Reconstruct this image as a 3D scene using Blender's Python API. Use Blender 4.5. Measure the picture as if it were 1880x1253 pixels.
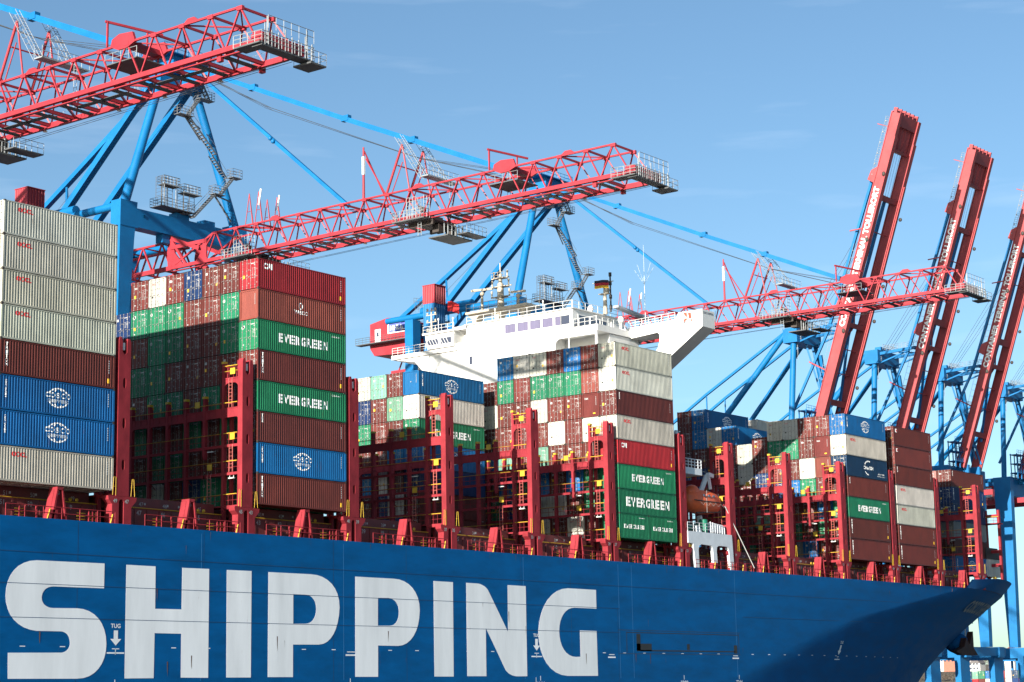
import bpy, bmesh, math, random
from mathutils import Vector, Matrix
R = math.radians
rnd = random.Random(7)
for o in list(bpy.data.objects): bpy.data.objects.remove(o)
scene = bpy.context.scene
COL = scene.collection

# ------------------------------------------------------------------ camera, sky, sun, exposure
cam_d = bpy.data.cameras.new('camera')
cam = bpy.data.objects.new('camera', cam_d); COL.objects.link(cam); scene.camera = cam
yaw, pitch, roll = R(37.28828), R(10.26777), R(-1.06054)
fw = Vector((math.cos(pitch)*math.cos(yaw), math.cos(pitch)*math.sin(yaw), math.sin(pitch)))
rt = Vector((math.sin(yaw), -math.cos(yaw), 0)); up = rt.cross(fw)
r2 = rt*math.cos(roll)+up*math.sin(roll); u2 = up*math.cos(roll)-rt*math.sin(roll)
m = Matrix((r2, u2, -fw)).transposed().to_4x4(); m.translation = Vector((-129.18, -128.164, -17.893))
cam.matrix_world = m
cam_d.sensor_width = 36; cam_d.lens = 36*3609.88/1880; cam_d.clip_start = 1; cam_d.clip_end = 12000
scene.render.resolution_x = 1024; scene.render.resolution_y = 682

SUN_AZ = Vector((-math.cos(R(8.3)), -math.sin(R(8.3)), 0)); SUN_EL = R(17.0)
world = bpy.data.worlds.new('World'); scene.world = world; world.use_nodes = True
nt = world.node_tree; bg = nt.nodes['Background']
sky = nt.nodes.new('ShaderNodeTexSky'); sky.sky_type = 'NISHITA'; sky.sun_disc = False
sky.sun_elevation = SUN_EL; sky.sun_rotation = math.atan2(SUN_AZ.x, SUN_AZ.y)
sky.air_density = 0.8; sky.dust_density = 0.8; sky.ozone_density = 2.6
# thin high cirrus streaks mixed into the sky
tc = nt.nodes.new('ShaderNodeTexCoord'); mp = nt.nodes.new('ShaderNodeMapping'); mp.inputs['Scale'].default_value = (2.2, 2.2, 16)
nz = nt.nodes.new('ShaderNodeTexNoise'); nz.inputs['Scale'].default_value = 3.2; nz.inputs['Detail'].default_value = 6
cr = nt.nodes.new('ShaderNodeValToRGB'); cr.color_ramp.elements[0].position = .57; cr.color_ramp.elements[1].position = .90
cr.color_ramp.elements[1].color = (.22, .22, .22, 1)
mx = nt.nodes.new('ShaderNodeMixRGB'); mx.blend_type = 'MIX'; mx.inputs[2].default_value = (6.5, 7.2, 8.2, 1)
tint = nt.nodes.new('ShaderNodeMixRGB'); tint.blend_type = 'MULTIPLY'; tint.inputs[0].default_value = 1; tint.inputs[2].default_value = (.90, .99, .93, 1); nt.links.new(sky.outputs[0], tint.inputs[1])
nt.links.new(tc.outputs['Generated'], mp.inputs[0]); nt.links.new(mp.outputs[0], nz.inputs[0]); nt.links.new(nz.outputs[0], cr.inputs[0])
nt.links.new(cr.outputs[0], mx.inputs[0]); nt.links.new(tint.outputs[0], mx.inputs[1]); nt.links.new(mx.outputs[0], bg.inputs[0])
bg.inputs[1].default_value = 0.077
sd = bpy.data.lights.new('sun', 'SUN'); sd.energy = 5.0; sd.angle = R(0.5); sd.color = (1.0, .93, .83)
sun = bpy.data.objects.new('sun', sd); COL.objects.link(sun)
sdir = SUN_AZ*math.cos(SUN_EL)+Vector((0, 0, math.sin(SUN_EL)))
sun.rotation_euler = sdir.to_track_quat('Z', 'Y').to_euler(); sun.location = (-100, -60, 90)
scene.view_settings.view_transform = 'Standard'; scene.view_settings.look = 'None'
scene.view_settings.exposure = 1.25; scene.view_settings.gamma = 1.0
try:
    scene.cycles.max_bounces = 5; scene.cycles.diffuse_bounces = 2; scene.cycles.glossy_bounces = 2
except Exception: pass

# ------------------------------------------------------------------ helpers
OFF = {}                                   # world offset of each thing's root
def link(o): COL.objects.link(o); return o
def tagp(o, label=None, cat=None, group=None, kind=None):
    if label: o['label'] = label
    if cat: o['category'] = cat
    if group: o['group'] = group
    if kind: o['kind'] = kind
    return o
def empty(name, loc=(0, 0, 0)):
    o = bpy.data.objects.new(name, None); o.empty_display_size = .5; o.location = loc; link(o); OFF[o.name] = Vector(loc); return o
def copy_tree(o, parent=None):
    c = o.copy(); link(c); c.parent = parent
    for ch in o.children: copy_tree(ch, c)
    return c

class MB:
    def __init__(s): s.v = []; s.f = []; s.m = []; s.s = []; s.mi = 0
    def add(s, vs, fs, smooth=False):
        b = len(s.v); s.v += [tuple(v) for v in vs]
        for f in fs: s.f.append(tuple(i+b for i in f)); s.m.append(s.mi); s.s.append(smooth)
    def box(s, x0, y0, z0, x1, y1, z1):
        s.add([(x0,y0,z0),(x1,y0,z0),(x1,y1,z0),(x0,y1,z0),(x0,y0,z1),(x1,y0,z1),(x1,y1,z1),(x0,y1,z1)],
              [(0,3,2,1),(4,5,6,7),(0,1,5,4),(1,2,6,5),(2,3,7,6),(3,0,4,7)]); return s
    def quad(s, a, b, c, d): s.add([a, b, c, d], [(0, 1, 2, 3)]); return s
    def frame(s, p, q, upv=(0, 0, 1)):
        p = Vector(p); q = Vector(q); d = (q-p).normalized(); u = Vector(upv)
        if abs(d.dot(u)) > .98: u = Vector((1, 0, 0))
        a = d.cross(u).normalized(); b = a.cross(d).normalized(); return p, q, a, b
    def beam(s, p, q, w, h=None, w2=None, h2=None, up=(0, 0, 1)):
        h = h or w; w2 = w2 or w; h2 = h2 or h
        p, q, a, b = s.frame(p, q, up); vs = []
        for c, ww, hh in ((p, w, h), (q, w2, h2)):
            vs += [c-a*ww/2-b*hh/2, c+a*ww/2-b*hh/2, c+a*ww/2+b*hh/2, c-a*ww/2+b*hh/2]
        s.add(vs, [(0,3,2,1),(4,5,6,7),(0,1,5,4),(1,2,6,5),(2,3,7,6),(3,0,4,7)]); return s
    def tube(s, p, q, r, n=8, rb=None):
        rb = r if rb is None else rb
        p, q, a, b = s.frame(p, q); vs = []
        for c, rr in ((p, r), (q, rb)):
            vs += [c+a*rr*math.cos(2*math.pi*i/n)+b*rr*math.sin(2*math.pi*i/n) for i in range(n)]
        s.add(vs, [(i, (i+1) % n, n+(i+1) % n, n+i) for i in range(n)], n > 5)
        s.add(vs[:n], [tuple(range(n-1, -1, -1))]); s.add(vs[n:], [tuple(range(n))]); return s
    def path(s, pts, r, n=5):
        for a, b in zip(pts, pts[1:]): s.tube(a, b, r, n)
        return s
    def prism(s, pts, axis, a, b):
        """extrude a 2D outline along an axis from a to b"""
        def P(u, v, w): return {'x': (w, u, v), 'y': (u, w, v), 'z': (u, v, w)}[axis]
        n = len(pts); s.add([P(*p, a) for p in pts]+[P(*p, b) for p in pts],
            [tuple(range(n)), tuple(range(2*n-1, n-1, -1))]+[(i, n+i, n+(i+1) % n, (i+1) % n) for i in range(n)]); return s
    def ball(s, c, rx, ry, rz, nu=14, nv=9):
        c = Vector(c); vs = [c+Vector((0, 0, -rz))]
        for j in range(1, nv):
            t = math.pi*j/nv-math.pi/2
            vs += [c+Vector((rx*math.cos(t)*math.cos(2*math.pi*i/nu), ry*math.cos(t)*math.sin(2*math.pi*i/nu), rz*math.sin(t))) for i in range(nu)]
        vs.append(c+Vector((0, 0, rz))); fs = []
        for i in range(nu):
            fs.append((0, 1+(i+1) % nu, 1+i))
            for j in range(nv-2):
                a = 1+j*nu; fs.append((a+i, a+(i+1) % nu, a+nu+(i+1) % nu, a+nu+i))
            a = 1+(nv-2)*nu; fs.append((a+i, a+(i+1) % nu, len(vs)-1))
        s.add(vs, fs, True); return s
    def rail(s, pts, h=1.05, n=2, step=1.6, r=.025, kick=False):
        """handrail along points: posts plus n+1 horizontal bars"""
        for a, b in zip(pts, pts[1:]):
            a = Vector(a); b = Vector(b); L = (b-a).length; k = max(1, round(L/step))
            for i in range(k+1):
                p = a.lerp(b, i/k); s.tube(p, p+Vector((0, 0, h)), r, 4)
            for j in range(n):
                z = Vector((0, 0, h*(j+1)/n)); s.tube(a+z, b+z, r, 4)
        return s
    def ladder(s, p, q, w=.45, side=(1, 0, 0), r=.03, step=.32):
        p = Vector(p); q = Vector(q); d = Vector(side).normalized()*w/2
        s.tube(p-d, q-d, r, 4); s.tube(p+d, q+d, r, 4); n = int((q-p).length/step)
        for i in range(1, n): c = p.lerp(q, i/n); s.tube(c-d, c+d, r*.8, 4)
        return s
    def mesh(s, name, mats, off=None):
        me = bpy.data.meshes.new(name)
        v = s.v if off is None else [(a-off.x, b-off.y, c-off.z) for a, b, c in s.v]
        me.from_pydata(v, [], s.f)
        me.polygons.foreach_set('material_index', s.m); me.polygons.foreach_set('use_smooth', s.s)
        for mt in (mats if isinstance(mats, (list, tuple)) else [mats]): me.materials.append(mt)
        me.update(); return me
    def build(s, name, mats, parent=None, root=None):
        off = OFF.get((root or parent).name) if (root or parent) else None
        me = s.mesh(name, mats, off); o = bpy.data.objects.new(name, me); link(o)
        if parent: o.parent = parent; OFF[o.name] = off
        return o
def inst(name, me, parent=None, loc=(0, 0, 0)):
    o = bpy.data.objects.new(name, me); link(o); o.location = loc
    if parent: o.parent = parent
    return o

# ------------------------------------------------------------------ materials
def mat(name, col=(.5, .5, .5), rough=.5, var=.25, scale=(1.2, 1.2, 1.2), rust=0., rustcol=(.09, .035, .015), objcol=False, metal=0., bump=0., spec=.5, ns=1.0, streak=0.):
    M = bpy.data.materials.new(name); M.use_nodes = True; t = M.node_tree; N = t.nodes; Lk = t.links
    b = N['Principled BSDF']; b.inputs['Roughness'].default_value = rough; b.inputs['Metallic'].default_value = metal
    b.inputs['Specular IOR Level'].default_value = spec
    tc = N.new('ShaderNodeTexCoord'); oi = N.new('ShaderNodeObjectInfo'); ad = N.new('ShaderNodeVectorMath'); ad.operation = 'MULTIPLY_ADD'
    cmb = N.new('ShaderNodeCombineXYZ')
    for i in range(3): Lk.new(oi.outputs['Random'], cmb.inputs[i])
    Lk.new(cmb.outputs[0], ad.inputs[0]); ad.inputs[1].default_value = (37, 61, 53); Lk.new(tc.outputs['Object'], ad.inputs[2])
    mp = N.new('ShaderNodeMapping'); mp.inputs['Scale'].default_value = scale; Lk.new(ad.outputs[0], mp.inputs[0])
    nz = N.new('ShaderNodeTexNoise'); nz.inputs['Scale'].default_value = ns; nz.inputs['Detail'].default_value = 5; nz.inputs['Roughness'].default_value = .62
    Lk.new(mp.outputs[0], nz.inputs[0])
    mr = N.new('ShaderNodeMapRange'); mr.inputs[1].default_value = .3; mr.inputs[2].default_value = .7
    mr.inputs[3].default_value = 1-var; mr.inputs[4].default_value = 1+var*.55; Lk.new(nz.outputs[0], mr.inputs[0])
    if objcol: src = oi.outputs['Color']
    else:
        c = N.new('ShaderNodeRGB'); c.outputs[0].default_value = (*col, 1); src = c.outputs[0]
    mul = N.new('ShaderNodeVectorMath'); mul.operation = 'SCALE'; Lk.new(src, mul.inputs[0]); Lk.new(mr.outputs[0], mul.inputs[3])
    out = mul.outputs[0]
    if rust > 0:
        mp2 = N.new('ShaderNodeMapping'); mp2.inputs['Scale'].default_value = (2.6, 2.6, .35 if streak else 2.6); Lk.new(ad.outputs[0], mp2.inputs[0])
        n2 = N.new('ShaderNodeTexNoise'); n2.inputs['Scale'].default_value = 1.3; n2.inputs['Detail'].default_value = 8; n2.inputs['Roughness'].default_value = .7
        Lk.new(mp2.outputs[0], n2.inputs[0])
        m2 = N.new('ShaderNodeMapRange'); m2.inputs[1].default_value = .66-rust*.2; m2.inputs[2].default_value = .78-rust*.1; Lk.new(n2.outputs[0], m2.inputs[0])
        m2.inputs[4].default_value = .85
        mix = N.new('ShaderNodeMixRGB'); mix.inputs[2].default_value = (*rustcol, 1); Lk.new(m2.outputs[0], mix.inputs[0]); Lk.new(out, mix.inputs[1]); out = mix.outputs[0]
    Lk.new(out, b.inputs['Base Color'])
    rr = N.new('ShaderNodeMapRange'); rr.inputs[3].default_value = max(.05, rough-.12); rr.inputs[4].default_value = min(1, rough+.15)
    Lk.new(nz.outputs[0], rr.inputs[0]); Lk.new(rr.outputs[0], b.inputs['Roughness'])
    if bump:
        bp = N.new('ShaderNodeBump'); bp.inputs['Strength'].default_value = bump; bp.inputs['Distance'].default_value = .05
        Lk.new(nz.outputs[0], bp.inputs['Height']); Lk.new(bp.outputs[0], b.inputs['Normal'])
    return M
CPAINT = mat('container_paint', spec=.3, rough=.55, var=.26, scale=(.7, .7, .35), rust=.22, objcol=True, streak=1)
CDARK = mat('corner_casting_steel', (.045, .035, .03), .7, rust=.4)
CROD = mat('galvanised_rod', (.23, .22, .21), .6, var=.4, rust=.25)
WHITE = mat('white_marking', (.38, .38, .37), .6, var=.3, rust=.1)
WHITEB = mat('white_lettering', (.78, .78, .76), .55, var=.12)
YELL = mat('yellow_sticker', (.8, .45, .02), .5, var=.2)
REDM = mat('red_marking', (.55, .02, .02), .5)
BLACKM = mat('black_marking', (.02, .02, .02), .6)
RED = mat('crane_red_paint', (.30, .025, .036), .5, spec=.3, var=.2, rust=.12, scale=(.5, .5, .5))
SRED = mat('ship_red_paint', (.25, .025, .034), .65, spec=.15, var=.32, rust=.3, scale=(.9, .9, .5), streak=1)
SREDD = mat('hatch_dark_red', (.13, .022, .022), .6, var=.35, rust=.3)
BLUE = mat('crane_blue_paint', (.0015, .125, .32), .5, spec=.3, var=.16, rust=.05, scale=(.4, .4, .4))
HULL = mat('hull_blue_paint', (.0002, .088, .265), .55, spec=.1, var=.24, rust=.06, scale=(.16, .16, .5), streak=1, bump=.04, ns=1.4)
HWHITE = mat('hull_white_paint', (.78, .80, .82), .5, var=.12, rust=.02, scale=(.5, .5, .08), rustcol=(.25, .12, .05), streak=1)
HWELD = mat('hull_seam_dark_line', (.003, .045, .13), .6)  # dark blue for plate seams and the ladder door outline
SHWHITE = mat('deckhouse_white', (.66, .66, .64), .5, var=.08, rust=.04, rustcol=(.42, .3, .2), streak=1)
WSTEEL = mat('weathered_steel', (.13, .14, .15), .6, var=.3)
GALV = mat('galvanised_steel', (.30, .32, .33), .5, var=.3, metal=.2)
DGALV = mat('dark_grating', (.08, .085, .09), .7, var=.3)
YRAIL = mat('yellow_paint', (.50, .31, .02), .5, var=.2, rust=.15)
FRED = mat('faded_hazed_boom_red', (.33, .055, .06), .55, var=.22, rust=.1, scale=(.4, .4, .4), spec=.3)  # faded red paled further, so haze over the far booms sits in its colour
GLASS = mat('window_glass', (.05, .06, .09), .08, var=.1, spec=.8)
CURT = mat('curtain_violet', (.13, .12, .20), .8, var=.25, scale=(.5, 6, .1))
ORANGE = mat('lifeboat_orange', (.70, .12, .035), .4, var=.2, rust=.08)
DARKB = mat('brown_anchor', (.06, .025, .02), .8, var=.4)
CABLE = mat('steel_cable', (.05, .055, .06), .5)
CREAM = mat('mast_cream', (.42, .37, .29), .5, var=.15, rust=.1)
GREENP = mat('green_machinery', (.01, .16, .10), .5)
def objpaint(name): return mat(name, rough=.5, var=.2, objcol=True)

COLS = {'N': (0.1115, 0.023, 0.0184), 'R': (0.3018, 0.0164, 0.023), 'T': (0.1804, 0.0451, 0.0328), 'E': (.010, .155, .072), 'O': (0.492, 0.4756, 0.41),
        'C': (0.0026, 0.105, 0.2886), 'V': (0.0052, 0.0262, 0.0984), 'P': (0.1312, 0.2886, 0.2099), 'X': (0.1312, 0.023, 0.0197), 'M': (0.0039, 0.0295, 0.0787), 'L': (0.0066, 0.1312, 0.3018), 'K': (0.1968, 0.2034, 0.2099), 'S': (0.3018, 0.1312, 0.1115), 'B': (0.0787, 0.0184, 0.0157)}
CNAME = {'N': 'brown', 'R': 'bright red', 'T': 'terracotta', 'E': 'green', 'O': 'cream', 'C': 'blue', 'V': 'navy', 'P': 'pale green', 'X': 'brown flat-ended',
         'M': 'dark navy', 'L': 'light blue', 'K': 'grey', 'S': 'pinkish', 'B': 'dark brown'}

# ------------------------------------------------------------------ text as real mesh
_tc = {}
def text_data(body, size, bold=0.0, xs=1.0):
    k = (body, size, bold, xs)
    if k in _tc: return _tc[k]
    cu = bpy.data.curves.new('t', 'FONT'); cu.body = body; cu.size = size; cu.offset = bold; cu.resolution_u = 3; cu.fill_mode = 'FRONT' if hasattr(cu, 'fill_mode') else 'FRONT'
    ob = bpy.data.objects.new('t', cu); link(ob)
    dg = bpy.context.evaluated_depsgraph_get(); dg.update()
    me = bpy.data.meshes.new_from_object(ob.evaluated_get(dg))
    vs = [v.co.copy() for v in me.vertices]; fs = [tuple(p.vertices) for p in me.polygons]
    bpy.data.objects.remove(ob); bpy.data.curves.remove(cu); bpy.data.meshes.remove(me)
    if vs:
        x0 = min(v.x for v in vs); x1 = max(v.x for v in vs); y0 = min(v.y for v in vs); y1 = max(v.y for v in vs)
        vs = [((v.x-x0)*xs, v.y-y0) for v in vs]; r = (vs, fs, (x1-x0)*xs, y1-y0)
    else: r = ([], [], 0, 0)
    _tc[k] = r; return r
def put_text(mb, body, origin, ux, uy, height, bold=0.0, width=None, center=False):
    """flat lettering laid on a plane: origin = lower left, ux/uy = unit directions, height = cap height"""
    vs, fs, w, h = text_data(body, 1.0, bold)
    if not vs: return
    k = height/h; kx = (width/w) if width else k
    o = Vector(origin); ux = Vector(ux); uy = Vector(uy)
    if center: o = o-ux*(w*kx/2)-uy*(height/2)
    mb.add([o+ux*(x*kx)+uy*(y*k) for x, y in vs], fs)

# ------------------------------------------------------------------ containers
CW, CH = 2.438, 2.896
def corr(L, x0=.17, per=.278, dep=.05, base=.012):
    """corrugation profile (x, depth) from x0 to L-x0"""
    n = int((L-2*x0)/per); per = (L-2*x0)/n; pts = [(x0, base)]
    for i in range(n):
        x = x0+i*per
        pts += [(x+per*.18, base), (x+per*.38, base+dep), (x+per*.64, base+dep), (x+per*.86, base)]
    pts.append((L-x0, base)); return pts
def depth_at(pr, x):
    for (a, da), (b, db) in zip(pr, pr[1:]):
        if a <= x <= b: return da+(db-da)*(x-a)/max(b-a, 1e-6)
    return 0.0
def corr_text(mb, pr, items):
    """items: (body, x, z, height, bold, width, vertical?) painted onto a corrugated -Y side, following its profile"""
    bm = bmesh.new()
    for body, x, z, h, bold, width in items:
        vs, fs, w, hh = text_data(body, 1.0, bold)
        k = h/hh; kx = width/w if width else k
        bv = [bm.verts.new((x+a*kx, 0, z+b*k)) for a, b in vs]
        for f in fs:
            try: bm.faces.new([bv[i] for i in f])
            except ValueError: pass
    _bend(mb, bm, pr)
def _bend(mb, bm, pr):
    if not bm.verts: bm.free(); return
    x0 = min(v.co.x for v in bm.verts); x1 = max(v.co.x for v in bm.verts)
    for px, _ in pr:
        if x0 < px < x1:
            bmesh.ops.bisect_plane(bm, geom=bm.verts[:]+bm.edges[:]+bm.faces[:], dist=1e-5, plane_co=(px, 0, 0), plane_no=(1, 0, 0))
    bm.verts.index_update()
    mb.add([(v.co.x, depth_at(pr, v.co.x)-.006, v.co.z) for v in bm.verts], [tuple(v.index for v in f.verts) for f in bm.faces]); bm.free()
def corr_polys(mb, pr, polys):
    bm = bmesh.new()
    for p in polys:
        bv = [bm.verts.new((x, 0, z)) for x, z in p]; bm.faces.new(bv)
    _bend(mb, bm, pr)
def ring(cx, cz, rx, rz, w, a0=0, a1=360, n=28):
    out = []; N = max(3, int(n*(a1-a0)/360))
    for i in range(N):
        a = R(a0+(a1-a0)*i/N); b = R(a0+(a1-a0)*(i+1)/N)
        out.append([(cx+rx*math.cos(a), cz+rz*math.sin(a)), (cx+rx*math.cos(b), cz+rz*math.sin(b)),
                    (cx+(rx-w)*math.cos(b), cz+(rz-w)*math.sin(b)), (cx+(rx-w)*math.cos(a), cz+(rz-w)*math.sin(a))])
    return out
MESH = {}
def body_mesh(L, plain=False):
    k = ('body', L, plain)
    if k in MESH: return MESH[k]
    b = MB(); H = CH
    if plain: b.box(.01, .01, .02, L-.01, CW-.01, H-.02)
    else:
        pr = corr(L); z0, z1 = .17, H-.12
        for (a, da), (c, dc) in zip(pr, pr[1:]): b.quad((a, da, z0), (c, dc, z0), (c, dc, z1), (a, da, z1))
        b.box(.16, .004, .03, L-.16, .075, z0); b.box(.16, .004, z1, L-.16, .075, H-.03)       # side rails
        for x in (0.0, L-.17): b.box(x+.003, .003, .118, x+.167, .16, H-.118)                 # corner posts
        for x in (0.0, L-.17): b.box(x+.003, CW-.16, .118, x+.167, CW-.003, H-.118)
        b.quad((.1, .07, H-.035), (L-.1, .07, H-.035), (L-.1, CW-.02, H-.035), (.1, CW-.02, H-.035))
        b.quad((.1, CW-.02, .1), (.1, .07, .1), (L-.1, .07, .1), (L-.1, CW-.02, .1))
        b.quad((L-.1, CW-.02, z0), (.1, CW-.02, z0), (.1, CW-.02, H-.03), (L-.1, CW-.02, H-.03))
        b.box(L-.10, .16, .05, L-.03, CW-.16, H-.05)
        b.mi = 1
        for x in (0, L-.178):
            for y in (0, CW-.162):
                for z in (0, H-.118): b.box(x, y, z, x+.178, y+.162, z+.118)
        # base cross members seen from below
        b.mi = 0
        for i in range(int(L/1.2)): b.box(.6+i*1.2, .08, .03, .7+i*1.2, CW-.08, .1)
    MESH[k] = b.mesh('body', [CPAINT, CDARK]); return MESH[k]
def end_mesh(kind):
    """-X end: 'door' leaf pair pieces or 'front' corrugated wall"""
    k = ('end', kind)
    if k in MESH: return MESH[k]
    H = CH; b = MB()
    if kind == 'front':
        b.box(.02, .162, .03, .10, CW-.162, .20); b.box(.02, .162, H-.17, .10, CW-.162, H-.03)
        n = 8; w = (CW-.32)/n; p = []
        for i in range(n):
            y = .16+i*w; p += [(y, .09), (y+w*.2, .045), (y+w*.5, .045), (y+w*.7, .09)]
        p.append((CW-.16, .09))
        for (a, da), (c, dc) in zip(p, p[1:]): b.quad((dc, c, .2), (da, a, .2), (da, a, H-.17), (dc, c, H-.17))
        MESH[k] = b.mesh('front_wall', [CPAINT])
    elif kind == 'frame':
        b.box(.02, .162, .03, .12, CW-.162, .16); b.box(.02, .162, H-.14, .12, CW-.162, H-.03); b.box(.115, .165, .15, .135, CW-.165, H-.13)
        MESH[k] = b.mesh('door_frame', [CPAINT])
    elif kind == 'leaf':
        w = (CW-.34)/2-.01; z0, z1 = .175, H-.155; x = .055
        b.box(x, 0, z0, x+.05, w, z1)
        for f in range(6):                                                   # raised panel flutes
            a = z0+.12+f*(z1-z0-.24)/6; c = a+(z1-z0-.24)/6-.10
            b.box(x-.016, .07, a, x, w-.07, c)
        MESH[k] = b.mesh('door', [CPAINT])
    elif kind == 'rods':
        w = (CW-.34)/2-.01
        for y in (.26, w-.22):
            b.tube((.012, y, .08), (.012, y, H-.07), .022, 5)
            for z in (.32, 1.0, 1.75, H-.42): b.box(-.012, y-.06, z, .05, y+.06, z+.07)
            b.beam((-.01, y, 1.25), (-.01, y+.32, 1.2), .03)
            b.box(-.015, y-.05, .06, .05, y+.05, .15); b.box(-.015, y-.05, H-.14, .05, y+.05, H-.06)
        for z in (.5, 1.1, 1.8, 2.4): b.box(.0, -.03, z, .05, .04, z+.12)
        MESH[k] = b.mesh('locking_rods', [CROD])
    return MESH[k]
def marks_mesh(v, col):
    k = ('marks', v, col)
    if k in MESH: return MESH[k]
    r = random.Random(v*7+ord(col)); b = MB(); x = .031; H = CH
    def bar(y0, y1, z0, z1, mi): b.mi = mi; b.box(x-.004, y0, z0, x, y1, z1)
    # data block on the right leaf (seen from -X the right side is low Y)
    bar(.42, 1.0, H-.50, H-.42, 0); bar(.40, .58, H-.66, H-.58, 0)
    for i in range(r.randint(5, 8)):
        z = 1.95-i*.13; bar(.36, .36+r.uniform(.12, .3), z, z+.055, 0); bar(.72, .72+r.uniform(.04, .16), z, z+.05, 0)
    if r.random() < .6: bar(1.75, 2.05, H-.75, H-.5, 0)
    if r.random() < .75: y = r.choice((.38, 1.8)); z = r.uniform(.75, 1.5); bar(y, y+.24, z, z+.3, 1)
    if r.random() < .6: y = r.uniform(1.4, 1.6); bar(y, y+.12, 1.3, 1.45, 0)
    if r.random() < .5: bar(1.85, 2.0, .5, .62, 0)
    if col == 'E':
        b.mi = 0; n = 14; c = (2.02, 2.2); b.add([(x-.004, c[0]+.17*math.cos(2*math.pi*i/n), c[1]+.17*math.sin(2*math.pi*i/n)) for i in range(n)], [tuple(range(n-1, -1, -1))])
        b.mi = 2; b.add([(x-.008, c[0]+.06*math.cos(2*math.pi*i/n), c[1]+.06*math.sin(2*math.pi*i/n)) for i in range(n)], [tuple(range(n-1, -1, -1))])
    if col == 'O': b.mi = 3; put_text(b, 'OOCL', (x-.006, 2.1, 2.25), (0, -1, 0), (0, 0, 1), .16, .01); bar(1.82, 2.0, .95, 1.15, 4)
    if col == 'X': pass
    if col == 'N' and v % 3 == 0: b.mi = 0; put_text(b, 'tex', (x-.006, 2.1, 2.15), (0, -1, 0), (0, 0, 1), .24, .02)
    MESH[k] = b.mesh('markings', [WHITE, YELL, GREENP, REDM, BLACKM]); return MESH[k]
def front_marks(col):
    k = ('fm', col)
    if k in MESH: return MESH[k]
    b = MB()
    for i in range(9): b.box(.028, .40, 2.35-i*.12, .036, .47, 2.42-i*.12)
    if col == 'X': put_text(b, 'tex', (.03, 2.08, 2.15), (0, -1, 0), (0, 0, 1), .26, .03); b.mi = 1; b.box(.028, .55, .35, .036, .9, .5)
    if col == 'C': b.box(.028, 1.2, 1.5, .036, 1.32, 1.62)
    MESH[k] = b.mesh('markings', [WHITE, YELL]); return MESH[k]
def side_mesh(logo, L):
    k = ('side', logo, L)
    if k in MESH: return MESH[k]
    b = MB(); pr = corr(L); mats = [WHITEB, REDM, YELL]
    def vtext(s, x, ztop, h):
        for i, c in enumerate(s): corr_text(b, pr, [(c, x, ztop-i*h*1.12, h, .02, h*.85)])
    if logo == 'E':
        if L > 10: corr_text(b, pr, [(c_, 2.75+i_*.775, 1.0, .86, .045, .66) for i_, c_ in enumerate('EVERGREEN')])
        else: corr_text(b, pr, [(c_, .9+i_*.47, 1.2, .46, .03, .38) for i_, c_ in enumerate('EVERGREEN')])
        corr_text(b, pr, [('EGHU 904451 7', L-2.1, 2.42, .13, .01, 1.5)])
    if logo == 'EB': corr_text(b, pr, [(c_, 1.5+i_*1.03, .9, 1.1, .045, .88) for i_, c_ in enumerate('EVERGREEN')])
    if logo == 'O': b.mi = 1; corr_text(b, pr, [('OOCL', 1.45, 2.05, .42, .045, 1.5)])
    if logo == 'R': corr_text(b, pr, [('CAI', .75, 1.95, .58, .05, 1.15)])
    if logo == 'VA':
        corr_text(b, pr, [('VASCO', 4.9, 1.15, .36, .02, 1.9)]); corr_polys(b, pr, ring(5.8, 1.95, .27, .33, .09))
    if logo == 'M':
        corr_text(b, pr, [('CMA CGM', 5.0, 1.25, .5, .045, 3.0)])
        corr_polys(b, pr, ring(6.5, 1.5, 1.35, 1.05, .16, 70, 150)+ring(6.5, 1.5, 1.35, 1.05, .16, 215, 265)); corr_text(b, pr, [('eco container', 9.3, .75, .22, .01, 2.0), ('low-carbon shipping', 9.0, .42, .18, .01, 2.4)])
    if logo == 'C':
        cx, cz, r = 6.1, 1.5, .98; P = []
        for a, e_ in ((30, 84), (96, 150), (212, 264), (276, 328)): P += ring(cx, cz, 1.15, .84, .11, a, e_)
        for sx in (-1, 1): P += ring(cx, cz, .62, r, .09, 90-70*sx if sx > 0 else 110, 160 if sx < 0 else 70) if False else []
        P += ring(cx, cz, .55, .84, .09, 42, 138)+ring(cx, cz, .55, .84, .09, 222, 318)
        corr_polys(b, pr, P); corr_text(b, pr, [(c_, cx-1.36+i_*.55, cz-.02, .44, .03, .47) for i_, c_ in enumerate('COSCO')]+[(c_, cx-1.12+i_*.28, cz-.42, .28, .015, .22) for i_, c_ in enumerate('SHIPPING')])
        vtext('CSNU7314', .62, 2.3, .17)
    if logo == 'TR': vtext('TRITON', .55, 2.35, .30)
    if logo == 'TX': vtext('TEX', .55, 2.4, .26)
    if logo == 'SQ': corr_polys(b, pr, [[(.6, 2.0), (1.2, 2.0), (1.2, 2.5), (.6, 2.5)]]); b.mi = 1; corr_polys(b, [(p[0], p[1]-.004) for p in pr], [[(.75, 2.1), (1.05, 2.1), (1.05, 2.4), (.75, 2.4)]])
    b.mi = 0
    if logo in ('N', 'TR', 'R', 'VA', 'O', 'C', 'TX', 'SQ'):
        for i in range(6): corr_polys(b, pr, [[(L-.75, 2.3-i*.2), (L-.62, 2.3-i*.2), (L-.62, 2.42-i*.2), (L-.75, 2.42-i*.2)]])
    if logo in ('R', 'N', 'TR'): b.mi = 2; corr_polys(b, pr, [[(L-.85, .45), (L-.55, .45), (L-.55, .85), (L-.85, .85)]])
    MESH[k] = b.mesh('side_lettering', mats); return MESH[k]
cnt = [0]
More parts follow.
